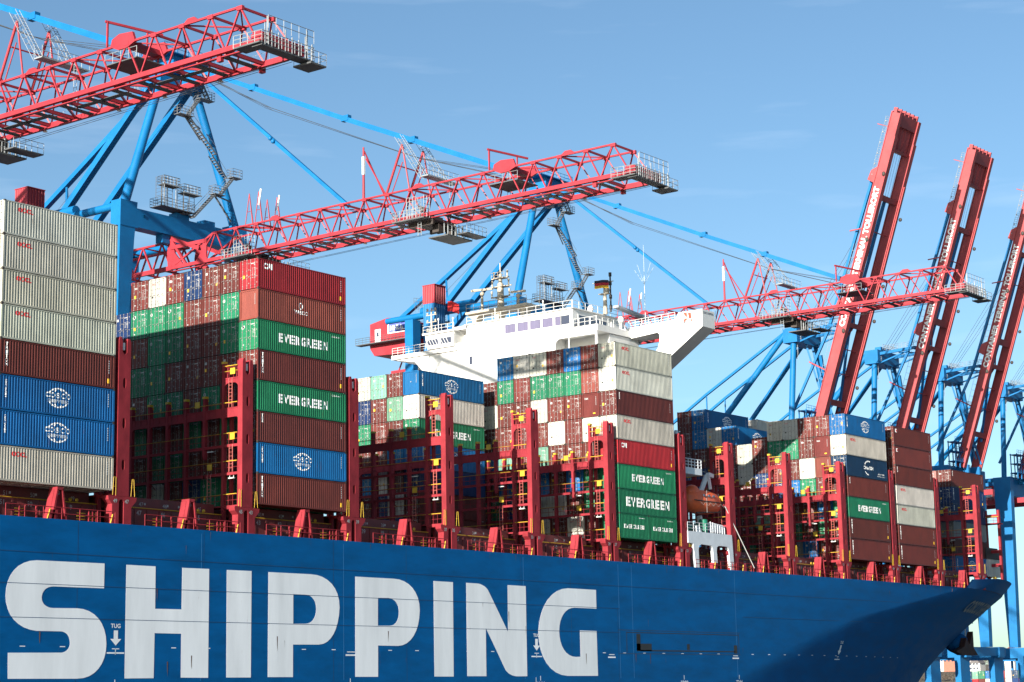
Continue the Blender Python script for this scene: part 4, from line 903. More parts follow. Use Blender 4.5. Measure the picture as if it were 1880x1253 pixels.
    b.rail([(XL, -12, ZB+.9), (XRr+.8, -12, ZB+.9)], 1.2, 2, 1.0, .035); b.rail([(XRr-.2, -12.6, ZB-1.05), (XRr+1.8, -12.6, ZB-1.05), (XRr+1.8, -10.4, ZB-1.05), (XRr-.1, -10.4, ZB-1.05)], 1.1, 2, .8, .03)
    b.rail([(XLt, 5.0, 41.3), (XLt, 9.4, 41.3)], 1.0, 2, 1.0, .03)
    Bd(b, 'platform_railing', [GALV], boom)
    b = MB()
    for y in (-1, 6.5, 13, 24, 33, 42): b.tube((XRr, y, ZB-.5), (XRr, y, ZB-.3), .26, 8, .1)
    Bd(b, 'flood_lamp', [mat('lamp_glass_cream', (.75, .72, .6), .3)], boom)
    # portal: seaside legs, cross beam
    for sx in (-1, 1):
        b = MB()
        b.prism([(sx*11.5, 47.1), (sx*8.6, 47.1), (sx*9.1, 42.0), (sx*9.8, 31), (sx*9.8, -9), (sx*11.6, -9), (sx*11.7, 31)][::sx], 'y', 63, 64.9)
        b.box(sx*10.6-1.0, 85.2, -9, sx*10.6+1.0, 87, 46); b.box(sx*10.6-1.6, 62, -11.6, sx*10.6+1.6, 94, -8.9)
        b.tube((sx*10.5, 64.9, 46.6), (sx*10.5, 92, 46.6), .55, 12); b.tube((sx*10.5, 64.9, 21), (sx*10.5, 91, 21), .6, 10)
        for y in (62, 92): b.box(sx*10.6-2.8, y, -17.3, sx*10.6+2.8, y+1.6, -11.6)
        Bd(b, 'portal_leg', [BLUE])
    b = MB(); b.box(-9.5, 85.4, 43.6, 9.5, 86.8, 45.6); Bd(b, 'portal_beam', [BLUE]); b = MB(); b.box(-8.9, 63.003, 43.75, 8.9, 64.897, 46.28)
    for x in (-3.9, 2.6): b.box(x, 63.3, 42.6, x+1.3, 64.6, 43.75)
    for x in (-7.5, -7.5, 5.5): b.box(x, 62.9, 45.2, x+.15, 63, 45.6)
    b.box(-1.5, 63.2, 46.28, .8, 64.7, 47.1); b.box(3.6, 63.2, 46.28, 5.6, 64.7, 47.0); b.box(-11.0, 60.5, 43.4, -9, 63, 43.5) if False else None
    for x in (-11.52, 8.58): b.box(x-.05, 62.93, 43.6, x+3.0, 62.998, 43.75)
    Bd(b, 'portal_beam', [BLUE])
    # A-frame
    b = MB()
    b.tube((-10.1, 63.9, 46.9), (-3.0, 64.9, 66.2), .66, 14, .58); Bd(b, 'a_frame_leg', [BLUE]); b = MB(); b.tube((10.1, 63.9, 46.9), (2.9, 64.9, 66.4), .66, 14, .58)
    Bd(b, 'a_frame_leg', [BLUE])
    b = MB(); b.beam((-3.3, 66, 66.0), (-3.9, 92, 42.5), 1.0, .9); Bd(b, 'a_frame_brace', [BLUE]); b = MB(); b.beam((3.1, 66, 66.0), (3.1, 92, 44.0), 1.0, .9)
    Bd(b, 'a_frame_brace', [BLUE])
    b = MB(); b.beam((-1.4, 66.5, 66.4), (-1.4, 86, 55.0), .8, .7); b.beam((-1.4, 86, 55), (-1.4, 98, 48.2), .8, .7)
    for d in (-1, 1): b.beam((-1.4, 86.1, 55), (-1.4+d*1.0, 85.6+d*.8, 47), .26)
    b.beam((-2.1, 85.3, 50.6), (-.7, 86.3, 50.6), .18)
    Bd(b, 'backstay', [BLUE])
    b = MB(); b.box(-4.0, 64.0, 65.2, 3.9, 66.2, 66.9); b.box(-2.6, 63.0, 66.9, 2.4, 66.6, 69.0); b.box(-4.8, 62.4, 69.0, 4.4, 67, 69.15); b.rail([(-4.8, 62.4, 69.1), (4.4, 62.4, 69.1), (4.4, 67, 69.1), (-4.8, 67, 69.1), (-4.8, 62.4, 69.1)], 1.1, 2, 1.2, .04)
    for x in (-3, -1, 1, 2.4): b.tube((x, 64, 69.1), (x, 64, 70.8), .1, 5)
    b.prism([(63.8, 65.0), (60.6, 64.4), (59.4, 65.4), (60, 66.8), (63.8, 67.6)], 'x', -.6, .4); Bd(b, 'apex_head', [BLUE])
    # stays
    b = MB(); b.beam((-.4, 60, 66.6), (-.4, 33.5, 54.5), .55, .62); b.beam((-.4, 33.5, 54.5), (-.4, 9.4, 43.9), .55, .62); b.beam((-.4, 59.6, 65.4), (-.4, 33.1, 43.1), .42, .45)
    for y, z in ((22.5, 49.7), (33.5, 54.6), (50, 62.1)):
        b.box(-.74, y-.6, z-.36, -.06, y+.6, z+.36)
    for y, z in ((46.5, 54.4), (46.0, 53.9)): b.ball((-.75, y, z), .3, .3, .3, 8, 6)
    Bd(b, 'forestay', [BLUE])
    b = MB()
    for x in (-1.0, .2):
        P = [(x, 60-51.*t, 66.0-23.2*t-1.3*min(1, 4*t, 4*(1-t))) for t in [i/8 for i in range(9)]]; b.path(P, .03, 4)
        P = [(x+.3, 60-51.*t, 66.2-22.7*t-1.9*min(1, 4*t, 4*(1-t))) for t in [i/8 for i in range(9)]]; b.path(P, .026, 4)
    for x in (XRr+.1, XRr-.3): b.tube((x, -10, ZB-.5), (x, 60, ZB-1.3), .025, 4)
    b.tube((-2, 67, 65), (-2, 95, 46), .03, 4)
    Bd(b, 'hoist_rope', [CABLE])
    # stair flights up the seaward right leg, landing platforms
    b = MB()
    def flight(p, q):
        p = Vector(p); q = Vector(q)
        for o in (-.35, .35): b.beam(p+Vector((0, o, 0)), q+Vector((0, o, 0)), .05, .22); b.tube(p+Vector((0, o, 1)), q+Vector((0, o, 1)), .03, 4)
        n_ = int((q-p).length/.45)
        for i in range(n_): c = p.lerp(q, i/n_); b.box(c.x-.16, c.y-.35, c.z-.03, c.x+.16, c.y+.35, c.z+.03)
        for i in range(0, n_, 4): c = p.lerp(q, i/n_); b.tube(c, c+Vector((0, 0, 1)), .025, 4)
    def land(x0, x1, y0, y1, z): b.box(x0, y0, z-.08, x1, y1, z); b.rail([(x0, y0, z), (x1, y0, z), (x1, y1, z), (x0, y1, z), (x0, y0, z)], 1.15, 3, .7, .03)
    flight((.6, 62.4, 46.6), (4.7, 62.4, 50.7)); land(4.2, 6.2, 61.8, 63, 50.7); flight((5.6, 62.4, 50.7), (8.2, 62.4, 53.7)); land(7.6, 9.4, 61.8, 63, 53.7)
    flight((7.7, 63.5, 53.7), (4.6, 63.2, 56.3)); flight((4.6, 62.4, 56.3), (-.6, 62.4, 60.6)); land(-2.4, .1, 61.8, 63, 60.6); flight((-.4, 62.6, 60.7), (1.8, 62.6, 63.6)); land(1.4, 4.0, 61.8, 63, 63.6); flight((3.6, 62.6, 63.6), (1.6, 62.8, 67))
    b.beam((4.7, 62.4, 50.5), (8.4, 63, 47.6), .18); b.beam((4.7, 62.4, 50.6), (8.2, 63, 50.4), .16); b.beam((-1, 62.4, 60.5), (3.4, 64, 58.4), .14); b.beam((-1, 62.4, 60.5), (3.4, 64, 60), .14)
    Bd(b, 'stair_tower', [WSTEEL])
    b = MB()
    def cage(x, y, z, h, w):
        b.box(x, y, z, x+w, y+1.2, z+.1)
        for a in (x, x+w): 
            for c in (y, y+1.2): b.tube((a, c, z), (a, c, z+h), .05, 4)
        for k in range(int(h/.5)+1): b.rail([(x, y, z+k*.5-.01), (x+w, y, z+k*.5-.01)], .02, 1, 9, .025); b.tube((x, y, z+k*.5), (x, y+1.2, z+k*.5), .022, 4)
    land(-5.2, .9, 62.2, 64.4, 47.3); cage(-4.8, 62.5, 47.3, 4.2, 1.0); cage(-3.4, 63, 47.3, 3.2, .9); cage(-.9, 62.5, 47.0, 3.6, 1.0); cage(.6, 63, 47, 2.6, .9)
    land(-4.6, -1.8, 62.3, 63.6, 50.4); land(-1.0, 2.0, 62.3, 63.6, 49.9)
    Bd(b, 'service_platform', [DGALV])
    b = MB(); b.rail([(-4.6, 62.3, 50.4), (-1.8, 62.3, 50.4)], 1.1, 3, .6, .03); b.rail([(-1.0, 62.3, 49.9), (2, 62.3, 49.9)], 1.1, 3, .6, .03)
    b.box(-4.8, 62.2, 50.3, -1.6, 62.32, 50.45); b.box(-1.1, 62.2, 49.8, 2.2, 62.32, 49.95)
    b.beam((-4.5, 62.4, 47.4), (-4.5, 62.4, 51.6), .1); b.beam((-2.4, 62.4, 47.4), (-2.4, 62.4, 51.2), .1)
    Bd(b, 'service_railing', [GALV])
    # lift shaft with red cap
    b = MB()
    def shaft(x0, x1, y0, y1, z0, z1):
        n_ = 6; w = (x1-x0)/n_; P = []
        for i in range(n_): P += [(x0+i*w, y0), (x0+(i+.15)*w, y0), (x0+(i+.35)*w, y0+.14), (x0+(i+.85)*w, y0+.14)]
        P += [(x1, y0), (x1, y1), (x0, y1)]; n2 = 7; w = (y1-y0)/n2
        for i in range(n2): P += [(x0, y1-i*w-w*.1), (x0+.03, y1-i*w-w*.3), (x0+.03, y1-i*w-w*.7), (x0, y1-i*w-w*.9)]
        b.prism(P[::-1], 'z', z0, z1)
    shaft(-15.2, -12.4, 77.4, 79.8, -8, 47.3); Bd(b, 'lift_shaft', [BLUE])
    b = MB(); shaft(-15.25, -12.35, 77.3, 79.9, 47.3, 50.4); b.box(-15.3, 77.2, 50.4, -12.3, 80, 50.5); Bd(b, 'shaft_cap', [RED])
    # machinery house
    b = MB(); b.box(-7.7, 90.3, 43.7, 6, 98.4, 47.3); b.prism([(90.3, 47.3), (98.4, 47.3), (94.3, 48.0)], 'x', -7.7, 6); b.prism([(98.6, 43.7), (98.4, 42.8), (97.5, 41.6), (89, 41.2), (88, 43.7)], 'x', -7.6, 6); mh = Bd(b, 'machinery_house', [RED])
    b = MB(); b.box(-9.2, 88.2, 43.5, -7.7, 100.5, 43.65); b.rail([(-9.2, 88.2, 43.6), (-9.2, 100.5, 43.6)], 1.1, 3, .8, .035); b.box(-9.0, 80, 45.2, -7.6, 90.2, 45.35); b.rail([(-9.0, 80, 45.3), (-9.0, 90, 45.3)], 1.1, 3, .8, .035)
    for k in range(3): b.rail([(-10+k, 82+2*k, 47.2+k), (-10+k, 86+k, 47.6+k)], 1, 2, .8, .03)
    Bd(b, 'house_gallery', [DGALV], mh)
    b = MB(); b.box(-7.76, 95.9, 43.8, -7.7, 97.2, 46.2); Bd(b, 'house_door', [WHITEB], mh); b = MB(); b.box(-7.8, 96.3, 44.9, -7.75, 96.8, 45.7); Bd(b, 'door_window', [GLASS], mh)
    b = MB(); b.box(-7.8, 88.1, 45.1, -7.705, 94.2, 47.0); Bd(b, 'sign_board', [WHITEB], mh); b = MB(); b.box(-7.82, 88.9, 45.3, -7.805, 93.9, 46.75); Bd(b, 'sign_panel', [mat('sign_blue', (.10, .13, .50), .5)], mh)
    b = MB(); put_text(b, 'HHLA', (-7.83, 93.6, 45.6), (0, -1, 0), (0, 0, 1), .85, .05, 3.0); Bd(b, 'sign_letters', [WHITEB], mh)
    b = MB(); b.box(-9.4, 80.8, 25, -8.3, 82, 46); b.box(-8.2, 81.5, 20, -7.2, 82.5, 44); b.tube((-10.5, 73, 47.3), (-10.5, 84, 47.3), .7, 10); Bd(b, 'cable_riser', [BLUE])
    return root
def trolley(label, x, y, full=True):
    """spreader trolley and driver's cab hanging under a boom"""
    t = empty('crane_trolley', (x, y, 38.5)); OFF[t.name] = Vector((x, y, 38.5)); t.location = far(x, y, 38.5); t.scale = (KS, KS, KS); tagp(t, label, 'trolley', 'trolleys running under the lattice booms')
    b = MB(); b.box(x-2.2, y-1.8, 38.5, x+2.4, y+1.8, 38.75)
    for sx in (-1.9, 2.1): b.box(x+sx-.15, y-1.9, 38.1, x+sx+.15, y+1.9, 38.9)
    b.box(x-1, y-1, 38.75, x+1, y+1, 39.5); b.build('trolley_frame', [CDARK], t)
    b = MB(); b.box(x-3.6, y-1.8, 38.65, x-2.5, y+3.2, 38.8); b.box(x-1.3, y-3.6, 36.6, x+3.4, y-.6, 36.75); b.box(x+.6, y-5.0, 37.0, x+4.4, y-3.4, 37.12); b.build('trolley_walkway', [DGALV], t)
    b = MB(); b.rail([(x-3.6, y-1.8, 38.8), (x-3.6, y+3.2, 38.8), (x-2.6, y+3.2, 38.8)], 1.15, 3, .6, .04); b.rail([(x-3.6, y-1.8, 38.8), (x-2.5, y-1.8, 38.8)], 2.6, 5, .5, .04); b.rail([(x-3.6, y-.6, 38.8), (x-3.6, y+.9, 38.8)], 2.6, 5, .5, .045)
    b.rail([(x-1.3, y-3.6, 36.75), (x+3.4, y-3.6, 36.75), (x+3.4, y-.6, 36.75)], 1.1, 2, .8, .03); b.rail([(x+.6, y-5.0, 37.1), (x+4.4, y-5.0, 37.1)], 1.1, 2, .8, .03)
    for k in range(6): b.beam((x-.6+k*.7, y-2.5, 36.7), (x-.6+k*.7, y-2.5, 38.6), .09+.05*(k % 2))
    b.ladder((x-2.6, y-.3, 36.8), (x-2.6, y-.3, 41.5), .5, (0, 1, 0), .04); b.build('trolley_railing', [GALV], t)
    b = MB(); b.box(x-.8, y-1.8, 37.4, x+.3, y-.8, 38.4); b.box(x+1.2, y-2.2, 37.3, x+2.2, y-1.2, 38.4); b.tube((x-2.3, y-.9, 39.8), (x-2.3, y-.2, 40.3), .28, 8); b.build('hoist_motor', [CDARK], t)
proto = big_crane(); CR = 'gantry cranes with red lattice booms'
lab = ['lattice boomed gantry crane at upper left, cut off by the picture edge', 'lattice boomed gantry crane whose boom passes over the left centre containers', 'lattice boomed gantry crane whose boom passes behind the white bridge wing']
for i, x in enumerate((-8.6, 49.7, 134.75)):
    c = proto if i == 0 else copy_tree(proto); c.location = far(x, 60, -13.5); c.scale = (KS, KS, KS); tagp(c, lab[i], 'crane', CR)
trolley('crane trolley with railed platforms below the middle lattice boom', 49.7, 20.0)
trolley('crane trolley with railed platforms below the right lattice boom', 134.9, 19.0)
trolley('crane trolley resting just above the left centre containers', 49.9, 49.5)
trolley('dark crane trolley hanging at the far left picture edge', -8.9, 31)

# ------------------------------------------------------------------ quay cranes with raised box booms
def text_crane():
    root = empty('raised_boom_crane', (0, 60, -13.5))
    def Bd(mb, n, m_, par=None): return mb.build(n, m_, par or root, root)
    H0 = Vector((0, 61.5, 32.0)); T = Vector((0, 39.4, 95.6)); d = (T-H0).normalized(); nrm = Vector((0, d.z, -d.y))   # nrm: landward side of the raised boom
    L = (T-H0).length
    def P(x, a, h): p = H0+d*a-nrm*h; return (x, p.y, p.z)
    b = MB(); mj = MB()
    def slab(x0, x1, a0, a1, h0, h1, mb=None):
        mb = mb or b; c = [P(x, a, h) for a in (a0, a1) for x, h in ((x0, h0), (x1, h0), (x1, h1), (x0, h1))]
        mb.add(c, [(0,3,2,1),(4,5,6,7),(0,1,5,4),(1,2,6,5),(2,3,7,6),(3,0,4,7)])
    for x0, x1 in ((-4.65, -3.6), (3.6, 4.65)):
        slab(x0, x1, 0, L, -1.0, .95)
        slab(x0-.12, x1+.12, 0, L*.93, .95, 1.12); slab(x0-.2, x0+.05, 0, L, -1.05, -.9)
        slab(x0+.2, x0+.45, 0, L*.8, 1.12, 1.35) if x0 > 0 else None
    slab(4.6, 5.1, 2, L*.8, .8, 1.0); slab(4.6, 4.95, 0, L*.82, -.2, .05)
    for a, w in ((L-1.2, 2.4), (L-17.0, 1.0), (L-37.5, 1.4), (24, 1.0), (8, 1.2)): slab(-3.6, 3.6, a-w/2, a+w/2, -.7, .7)
    for a in (L-24, 14, 19): slab(-3.6, 3.6, a-.1, a+.1, -.1, .1)
    for k in range(4): slab(-2.9+k*1.8, -2.6+k*1.8, L-7.5, L-1.5, -.7, .3)
    slab(-3.6, 3.6, L-7.5, L-6.9, -.7, .5)
    for k in range(6): slab(-4.2+k*1.6, -3.8+k*1.6, L-.4, L+1.1, -1.0+.1*k, -.2+.1*k)
    slab(-4.7, 4.7, L-.2, L+.25, -1.1, -.8)
    for a in (L-13, 27.5): c = [P(-4.7, a+q, h) for q, h in ((-1.6, -1.0), (1.8, -1.0), (.8, -2.3), (-1.2, -2.6))]; e = [P(-4.1, a+q, h) for q, h in ((-1.6, -1.0), (1.8, -1.0), (.8, -2.3), (-1.2, -2.6))]; b.add(c+e, [(0, 1, 2, 3), (7, 6, 5, 4), (0, 4, 5, 1), (1, 5, 6, 2), (2, 6, 7, 3), (3, 7, 4, 0)])
    b.beam(P(-4.65, L-24, -1), P(-4.65, L-25, -3.6), .22); b.beam(P(-4.65, 14, -1), P(-4.65, 14.8, -5.2), .25); b.beam(P(-4.5, L-3.0, -1), P(-4.5, L-2.8, -3.6), .16)
    b.beam(P(-3.6, 19, 0), P(.3, 24, 0), .25); b.beam(P(.3, 24, 0), P(-2.4, 29.5, 0), .25); b.beam(P(.3, 24, 0), P(3.6, 24.5, 0), .22)
    boom = Bd(b, 'raised_boom', [FRED])
    # lettering climbs the boom flank
    t = MB(); o = Vector(P(-4.665, 23.3, .55)); put_text(t, 'CONTAINER TERMINAL TOLLERORT', o, d, -Vector((0, -nrm.y, -nrm.z))*1.0 if False else nrm, 1.25, .04, 28.8)
    Bd(t, 'boom_lettering', [WHITEB], boom)
    b = MB()
    for a, x in ((L-12.5, -4.65), (22.5, -4.65), (L-26, -4.65)): b.ball(P(x-.15, a, .7), .28, .4, .5, 8, 6)
    for a, x in ((L-20, 5.3), (L-34, 5.3), (26, 5.3), (12, 5.3)): b.ball(P(x, a, 1.4), .3, .4, .4, 8, 6)
    Bd(b, 'boom_lamp', [CDARK], boom)
    b = MB(); 
    for h in (-1.4, -2.1):
        b.tube(P(-4.6, L-13, h), P(-4.6, L-1, h), .04, 4)
    for k in range(26): b.tube(P(-4.6, L-13+k*.48, -1.4), P(-4.6, L-13+k*.48, -2.1), .03, 4)
    for k in range(6): b.ball(P(-4.6, L-13+k*2.2, -1.9), .16, .16, .16, 6, 5)
    for k in range(20): b.tube(P(-4.6, 12+k*1.4, -1.0), P(-4.6, 12+k*1.4, -2.0), .03, 4)
    b.tube(P(-4.6, 12, -2), P(-4.6, 40, -2), .03, 4)
    Bd(b, 'boom_walkway_railing', [GALV], boom)
    # folded forestays alongside
    b = MB(); b.beam(P(-3.6, L-13.5, -2.1), P(-3.8, 22, -3.2), .5, .55); b.beam(P(-3.8, 22, -3.2), P(-4.4, 2, -6.5), .45, .5)
    b.beam(P(.4, L-17, -.4), P(.2, 3, -1.0), .45, .5); b.beam(P(1.0, L-17.5, -1), P(.8, 20, -2.2), .25)
    b.beam((-1.5, 63, 53.8), P(-2.2, 24, -3.2), .5, .5) if False else None
    b.beam((-2.5, 56, 53.9), (-2.8, 58.6, 38), .42); b.beam((2.4, 56, 53.9), (2.2, 59, 38), .42); Bd(b, 'forestay', [BLUE])
    b = MB()
    for x in (-1.6, -.6, .7, 1.6):
        b.tube((x, 64.5, 55.2), P(x, L-22-x*1.2, -1.6), .04, 4)
    for x in (-1, 0, 1): b.tube(P(x, L-5, 0), P(x, L-17, .2), .03, 4)
    Bd(b, 'hoist_rope', [CABLE])
    # frame
    for sx in (-1, 1):
        b = MB()
        b.prism([(62.0, 32), (62.7, -8.5), (64.9, -8.5), (66.4, 32)], 'x', sx*9.2-.9, sx*9.2+.9); b.box(sx*9-1, 84, -8.5, sx*9+1, 86, 34); b.box(sx*9-1.3, 60, -11.0, sx*9+1.3, 88, -8.6)
        b.tube((sx*9.2, 64, 31.5), (sx*9.2, 86, 31.5), .5, 10)
        for y in (61, 85): b.box(sx*9-2.4, y, -17.3, sx*9+2.4, y+1.4, -11)
        Bd(b, 'portal_leg', [BLUE])
    b = MB(); b.box(-12, 60.4, -10.6, 12, 61.2, -8.7); Bd(b, 'sill_beam', [BLUE])
    b = MB(); b.box(-9.8, 62.7, 27.5, 9.8, 64.3, 31.5); Bd(b, 'portal_beam', [BLUE]); b = MB(); b.box(-9.8, 84.2, 27.5, 9.8, 85.8, 30.5); b.box(-3.4, 60, 30.6, -2.6, 92, 32.4); b.box(2.6, 60, 30.6, 3.4, 92, 32.4); Bd(b, 'portal_beam', [BLUE])
    b = MB(); b.tube((-9.5, 63.8, 31), (-4.5, 65, 52.2), .62, 12); Bd(b, 'a_frame_leg', [BLUE]); b = MB(); b.tube((9.5, 63.8, 31), (4.3, 65, 52.2), .62, 12); Bd(b, 'a_frame_leg', [BLUE])
    b = MB(); b.tube((-4.9, 66.6, 54), (-5.9, 86, 33), .62, 12); b.tube((3.2, 66.6, 53.5), (4.6, 86, 33), .5, 12); b.beam((-1.2, 64, 52), (1.0, 60, 34), .35); b.beam((1.2, 64, 52), (3.6, 60, 33), .4); b.beam((2.0, 62.5, 50), (6.5, 62.5, 32), .6)
    Bd(b, 'a_frame_brace', [BLUE])
    b = MB()
    for x in (-4.8, 2.6):
        b.beam((x, 67, 54.2), (x, 86, 43.6), .5, .5); b.beam((x, 86, 43.6), (x, 96, 37.5), .5, .5)
        for q in (-.8, .8): b.beam((x, 86, 43.6), (x+q, 86+q*.6, 34), .2)
    Bd(b, 'backstay', [BLUE])
    b = MB(); b.box(-5.6, 63.6, 52, 4.6, 66.8, 55.0); b.beam((-4.2, 63.8, 54.2), (-4.2, 55.4, 54.6), .5, .6); b.beam((2.6, 63.8, 54.2), (2.6, 55.4, 54.6), .5, .6); b.beam((-4.2, 55.6, 54.6), (2.6, 55.6, 54.6), .5, .7); b.beam((-4.2, 63.8, 52.2), (-4.2, 56.6, 54.2), .3); b.beam((2.6, 63.8, 52.2), (2.6, 56.6, 54.2), .3); b.beam((-2.6, 60, 54.3), (2.6, 56, 54.3), .25)
    for x in (-2.4, -1, .6, 2): b.box(x-.4, 64.2, 55, x+.5, 65.6, 56.0)
    Bd(b, 'apex_head', [BLUE])
    b = MB(); b.rail([(-4.2, 63, 55.1), (4, 63, 55.1)], 1.1, 3, .8, .04); b.rail([(-2.8, 63, 55), (-2.8, 55.5, 55.2), (2.8, 55.5, 55.2)], 1.1, 3, 1, .035); b.rail([(-4.3, 63.4, 52.4), (-4.3, 66.8, 52.4)], 1.1, 3, .6, .04)
    b.ladder((-4.2, 64.6, 48.5), (-4.2, 64.6, 55), .6, (0, 1, 0), .05); b.rail([(4, 62.6, 47), (6.4, 62.6, 47)], 1.1, 3, .8, .04); b.rail([(-9, 62.3, 31.6), (9, 62.3, 31.6)], 1.2, 3, 1.2, .04)
    Bd(b, 'service_railing', [GALV])
    b = MB()
    for x in (-8.6, -6.4, -4.4):
        for y in (60.6, 62.2): b.beam((x, y, 31.5), (x, y, 37.6), .2)
    for z in (33, 35.2, 37.4): b.box(-8.8, 60.4, z-.15, -3.6, 62.4, z); b.rail([(-8.8, 60.4, z), (-3.6, 60.4, z)], 1, 2, 1, .04)
    for k in range(3): b.beam((-6.3, 60.6, 32.2+k*1.8), (-4.5, 60.6, 33.8+k*1.8), .14)
    b.beam((-3.6, 60.5, 37.3), (.5, 59.6, 36.8), .5, .6); Bd(b, 'stair_tower', [BLUE])
    b = MB(); b.box(-5.2, 66, 27.0, 6, 82, 30.6); b.box(-5.6, 58, 26.0, -4.6, 92, 27.2); b.box(4.6, 58, 26.0, 5.6, 92, 27.2); b.tube((-4, 76, 30.6), (-4, 79, 31.6), 1.0, 8); mh = Bd(b, 'machinery_house', [RED])
    b = MB(); b.box(-5.26, 69, 27.9, -5.2, 78, 30.2); Bd(b, 'sign_board', [WHITEB], mh); b = MB(); b.box(-5.29, 71.5, 28.2, -5.262, 77.7, 29.9); Bd(b, 'sign_panel', [mat('sign_blue_far', (.05, .10, .42), .5)], mh)
    b = MB(); b.rail([(-6, 66, 27), (-6, 82, 27)], 1.1, 3, 1, .05); Bd(b, 'house_gallery', [GALV], mh)
    return root
p2 = text_crane(); CR2 = 'blue cranes with raised red booms'
lab = ['crane with raised lettered red boom, nearest of the raised booms', 'crane with raised lettered red boom, middle of the raised booms', 'crane with raised lettered red boom cut by the right picture edge', 'blue crane behind the bow with a red machinery house']
for i, x in enumerate((223.6, 259.1, 292.1, 326.6)):
    c = p2 if i == 0 else copy_tree(p2); c.location = far(x, 60, -13.5); c.scale = (KS, KS, KS); tagp(c, lab[i], 'crane', CR2)

# ------------------------------------------------------------------ water, quay, far shore
b = MB(); b.quad((-2500, -2500, -20.4), (6000, -2500, -20.4), (6000, 4000, -20.4), (-2500, 4000, -20.4))
wm_ = mat('harbour_water', (.035, .05, .055), .12, var=.3, scale=(.2, .2, .2), bump=.5); wt = b.build('water', [wm_]); tagp(wt, kind='structure')
CONC = mat('quay_concrete', (.26, .25, .23), .85, var=.3, scale=(.3, .3, .3))
b = MB(); b.box(-600, 66.2, -21, 900, 900, -17.36); tagp(b.build('quay', [CONC]), kind='structure')
b = MB(); b.box(-600, 65.6, -20.3, 900, 66.19, -17.6); tagp(b.build('quay_wall', [mat('quay_fender_dark', (.03, .03, .03), .9)]), 'dark fendered quay wall below the cranes', 'quay wall')
# far hill with bare woods
b = MB(); xs = [1150+i*22 for i in range(50)]; rr = random.Random(5); V = []
prof = []
for i, x in enumerate(xs):
    prof.append(20+9*math.sin(i*.35)+5*math.sin(i*1.1+1)+rr.uniform(-1.5, 1.5))
E_dir = Vector((.62, .45, 0)).normalized()
def hillpt(i, j):
    # ridge runs across the view far beyond the terminal
    y = -300+i*38; x = 1250+j*60+40*math.sin(i*.3); h = [0, .35, .7, 1, .9][j]*(17+5*math.sin(i*.27+.5)+2*math.sin(i*.9)); return (x, y, -19+h)
V = [hillpt(i, j) for i in range(60) for j in range(5)]
b.add(V, [(i*5+j, i*5+j+1, (i+1)*5+j+1, (i+1)*5+j) for i in range(59) for j in range(4)], True)
hl = b.build('hills', [mat('winter_hill', (.10, .085, .06), .9, var=.4, scale=(.02, .02, .02))]); tagp(hl, kind='structure')
def crown(mb, c, r, h, n, rr):
    for k in range(n):
        a = rr.uniform(0, 6.28); q = rr.random()**.5*r; z = rr.uniform(.15, 1)*h; w = rr.uniform(.3, 1.0)
        p = Vector((c[0]+q*math.cos(a), c[1]+q*math.sin(a), c[2]+z)); u = Vector((rr.uniform(-1, 1), rr.uniform(-1, 1), rr.uniform(.2, 1.4))).normalized()*w*1.6; s = u.cross(Vector((rr.uniform(-1, 1), rr.uniform(-1, 1), 0))).normalized()*w*.28
        mb.add([p-u-s, p-u+s, p+u+s*.4, p+u-s*.4], [(0, 1, 2, 3)])
b = MB(); rr = random.Random(11)
for i in range(170):
    t = rr.uniform(15, 26); j = rr.choice((1, 2, 3, 3)); p = hillpt(int(t), j); q = hillpt(int(t)+1, j); f = t-int(t); p = [p[k]+(q[k]-p[k])*f for k in range(3)]
    if not (0 < p[1] < 900): continue
    crown(b, p, 5, rr.uniform(6, 12), 60, rr)
w = b.build('far_woods', [mat('bare_branches', (.085, .065, .05), .95, var=.5, scale=(.05, .05, .05))]); tagp(w, 'hazy bare winter woods on the hill beyond the terminal', 'woods', kind='stuff')
HG = 'small houses on the far hill'
hl_ = ['far white house low on the hill below the bare trees', 'far pale house beside the straddle carrier', 'far cream house between crane legs', 'far wide white house on the slope', 'far brick house with grey roof on the slope', 'far tall white house right of the others', 'far red roofed house under the woods', 'far small grey house near the containers']
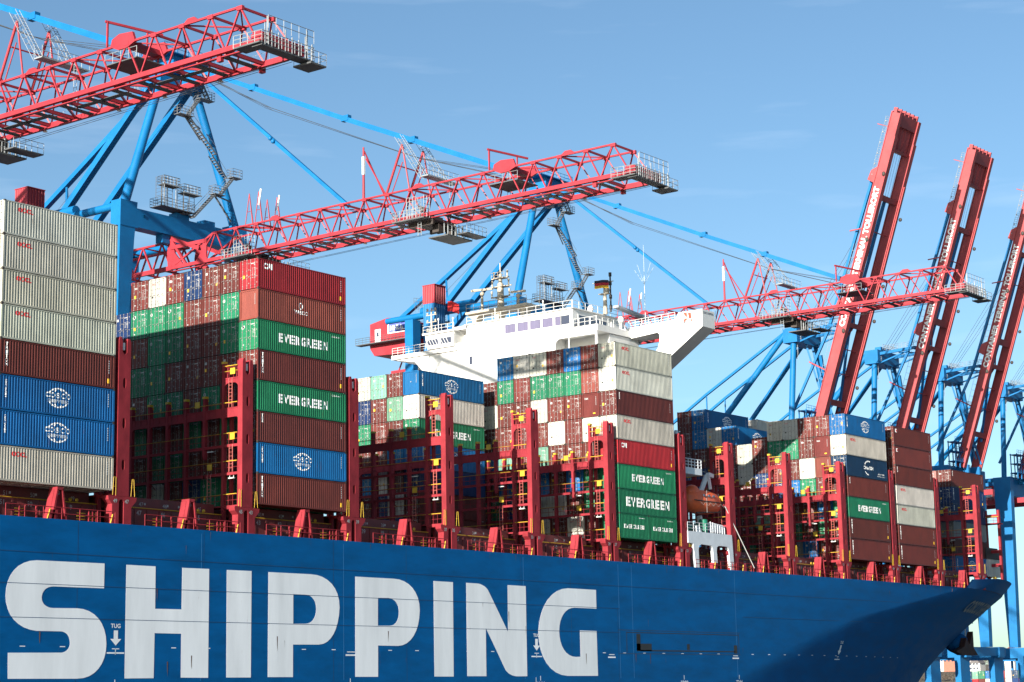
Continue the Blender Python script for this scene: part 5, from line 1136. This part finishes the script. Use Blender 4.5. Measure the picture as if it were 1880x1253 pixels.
for i in range(8):
    y = 425+i*13+rr.uniform(-3, 3); x = 1150+rr.uniform(0, 50); z = -7+rr.uniform(0, 8); w_ = rr.uniform(6, 9); h = rr.uniform(4, 6)
    h0 = empty('hillside_house', (x, y, z-6)); tagp(h0, hl_[i], 'house', HG)
    b = MB(); b.box(x, y, z-6, x+9, y+w_, z+h); b.build('wall', [mat('render_wall', (.62, .6, .56) if i not in (4,) else (.3, .12, .08), .8)], h0)
    b = MB(); b.prism([(y-.5, z+h), (y+w_+.5, z+h), (y+w_/2, z+h+4)], 'x', x-.4, x+9.4); b.build('roof', [mat('tile_roof', (.28, .09, .05) if i % 3 == 0 else (.12, .11, .11), .8)], h0)
    b = MB()
    for k in range(3):
        for s in range(2): b.box(x-.1, y+1.4+k*w_/3.3, z+1+s*3, x, y+2.8+k*w_/3.3, z+2.6+s*3)
    b.build('window', [GLASS], h0)
# terminal yard: stacks, straddle carrier, lamp mast, low building
YG = 'containers in the terminal yard beyond the bow'
cols_ = 'RPVMOONRRLOCNE'; k = 0
for i in range(9):
    for t in range(2):
        c = cols_[k % len(cols_)]; k += 1
        x = 560; y = 165+i*2.6; z = -17.3+t*2.91
        container(x, y, z, c, L=12.192, end='door', plain=(t == 0), label='%s yard container behind the bow, %s of pile %s from the right' % (CNAME[c], ('bottom', 'top')[t], ('one', 'two', 'three', 'four', 'five', 'six', 'seven', 'eight', 'nine')[i]), group=YG)
sc = empty('straddle_carrier', (600, 187, -17.3)); tagp(sc, 'red and blue straddle carrier standing behind the yard containers', 'carrier')
b = MB()
for y in (184.6, 190.6):
    for x in (600, 609): b.box(x, y, -17.3, x+.8, y+.8, -6.6)
b.box(600, 184.6, -7.6, 609.8, 191.4, -6.8); b.build('carrier_frame', [BLUE], sc)
b = MB(); b.box(599.6, 183.8, -6.8, 610, 192.4, -5.6); b.box(599.2, 191, -6.4, 602, 193.4, -5.0); b.box(599.2, 182.4, -6.6, 602, 185, -5.0); b.build('carrier_top', [RED], sc); b = MB()
for k in range(3): b.box(599.5, 185.5+k*1.9, -6.6, 599.6, 186.6+k*1.9, -5.9)
b.build('carrier_sign', [WHITEB], sc)
lm = empty('light_mast', (330, 82, -17.3)); tagp(lm, 'tall thin pale lamp mast behind the ship bow', 'lamp mast')
b = MB(); b.tube((330, 82, -17.3), (330, 82, -2), .32, 8, .14); b.build('pole', [GALV], lm); b = MB(); b.box(328.5, 80.5, -2, 331.5, 83.5, -1.7); b.build('lamp_head', [GALV], lm)
# ------------------------------------------------------------------ ship mooring rope
rp = MB(); rp.tube((83.2, .4, 5.2), (87.6, -.9, -2.4), .06, 5); tagp(rp.build('boat_fall_rope', [WHITE]), 'pale rope slanting down from the orange lifeboat to the deck edge', 'rope')
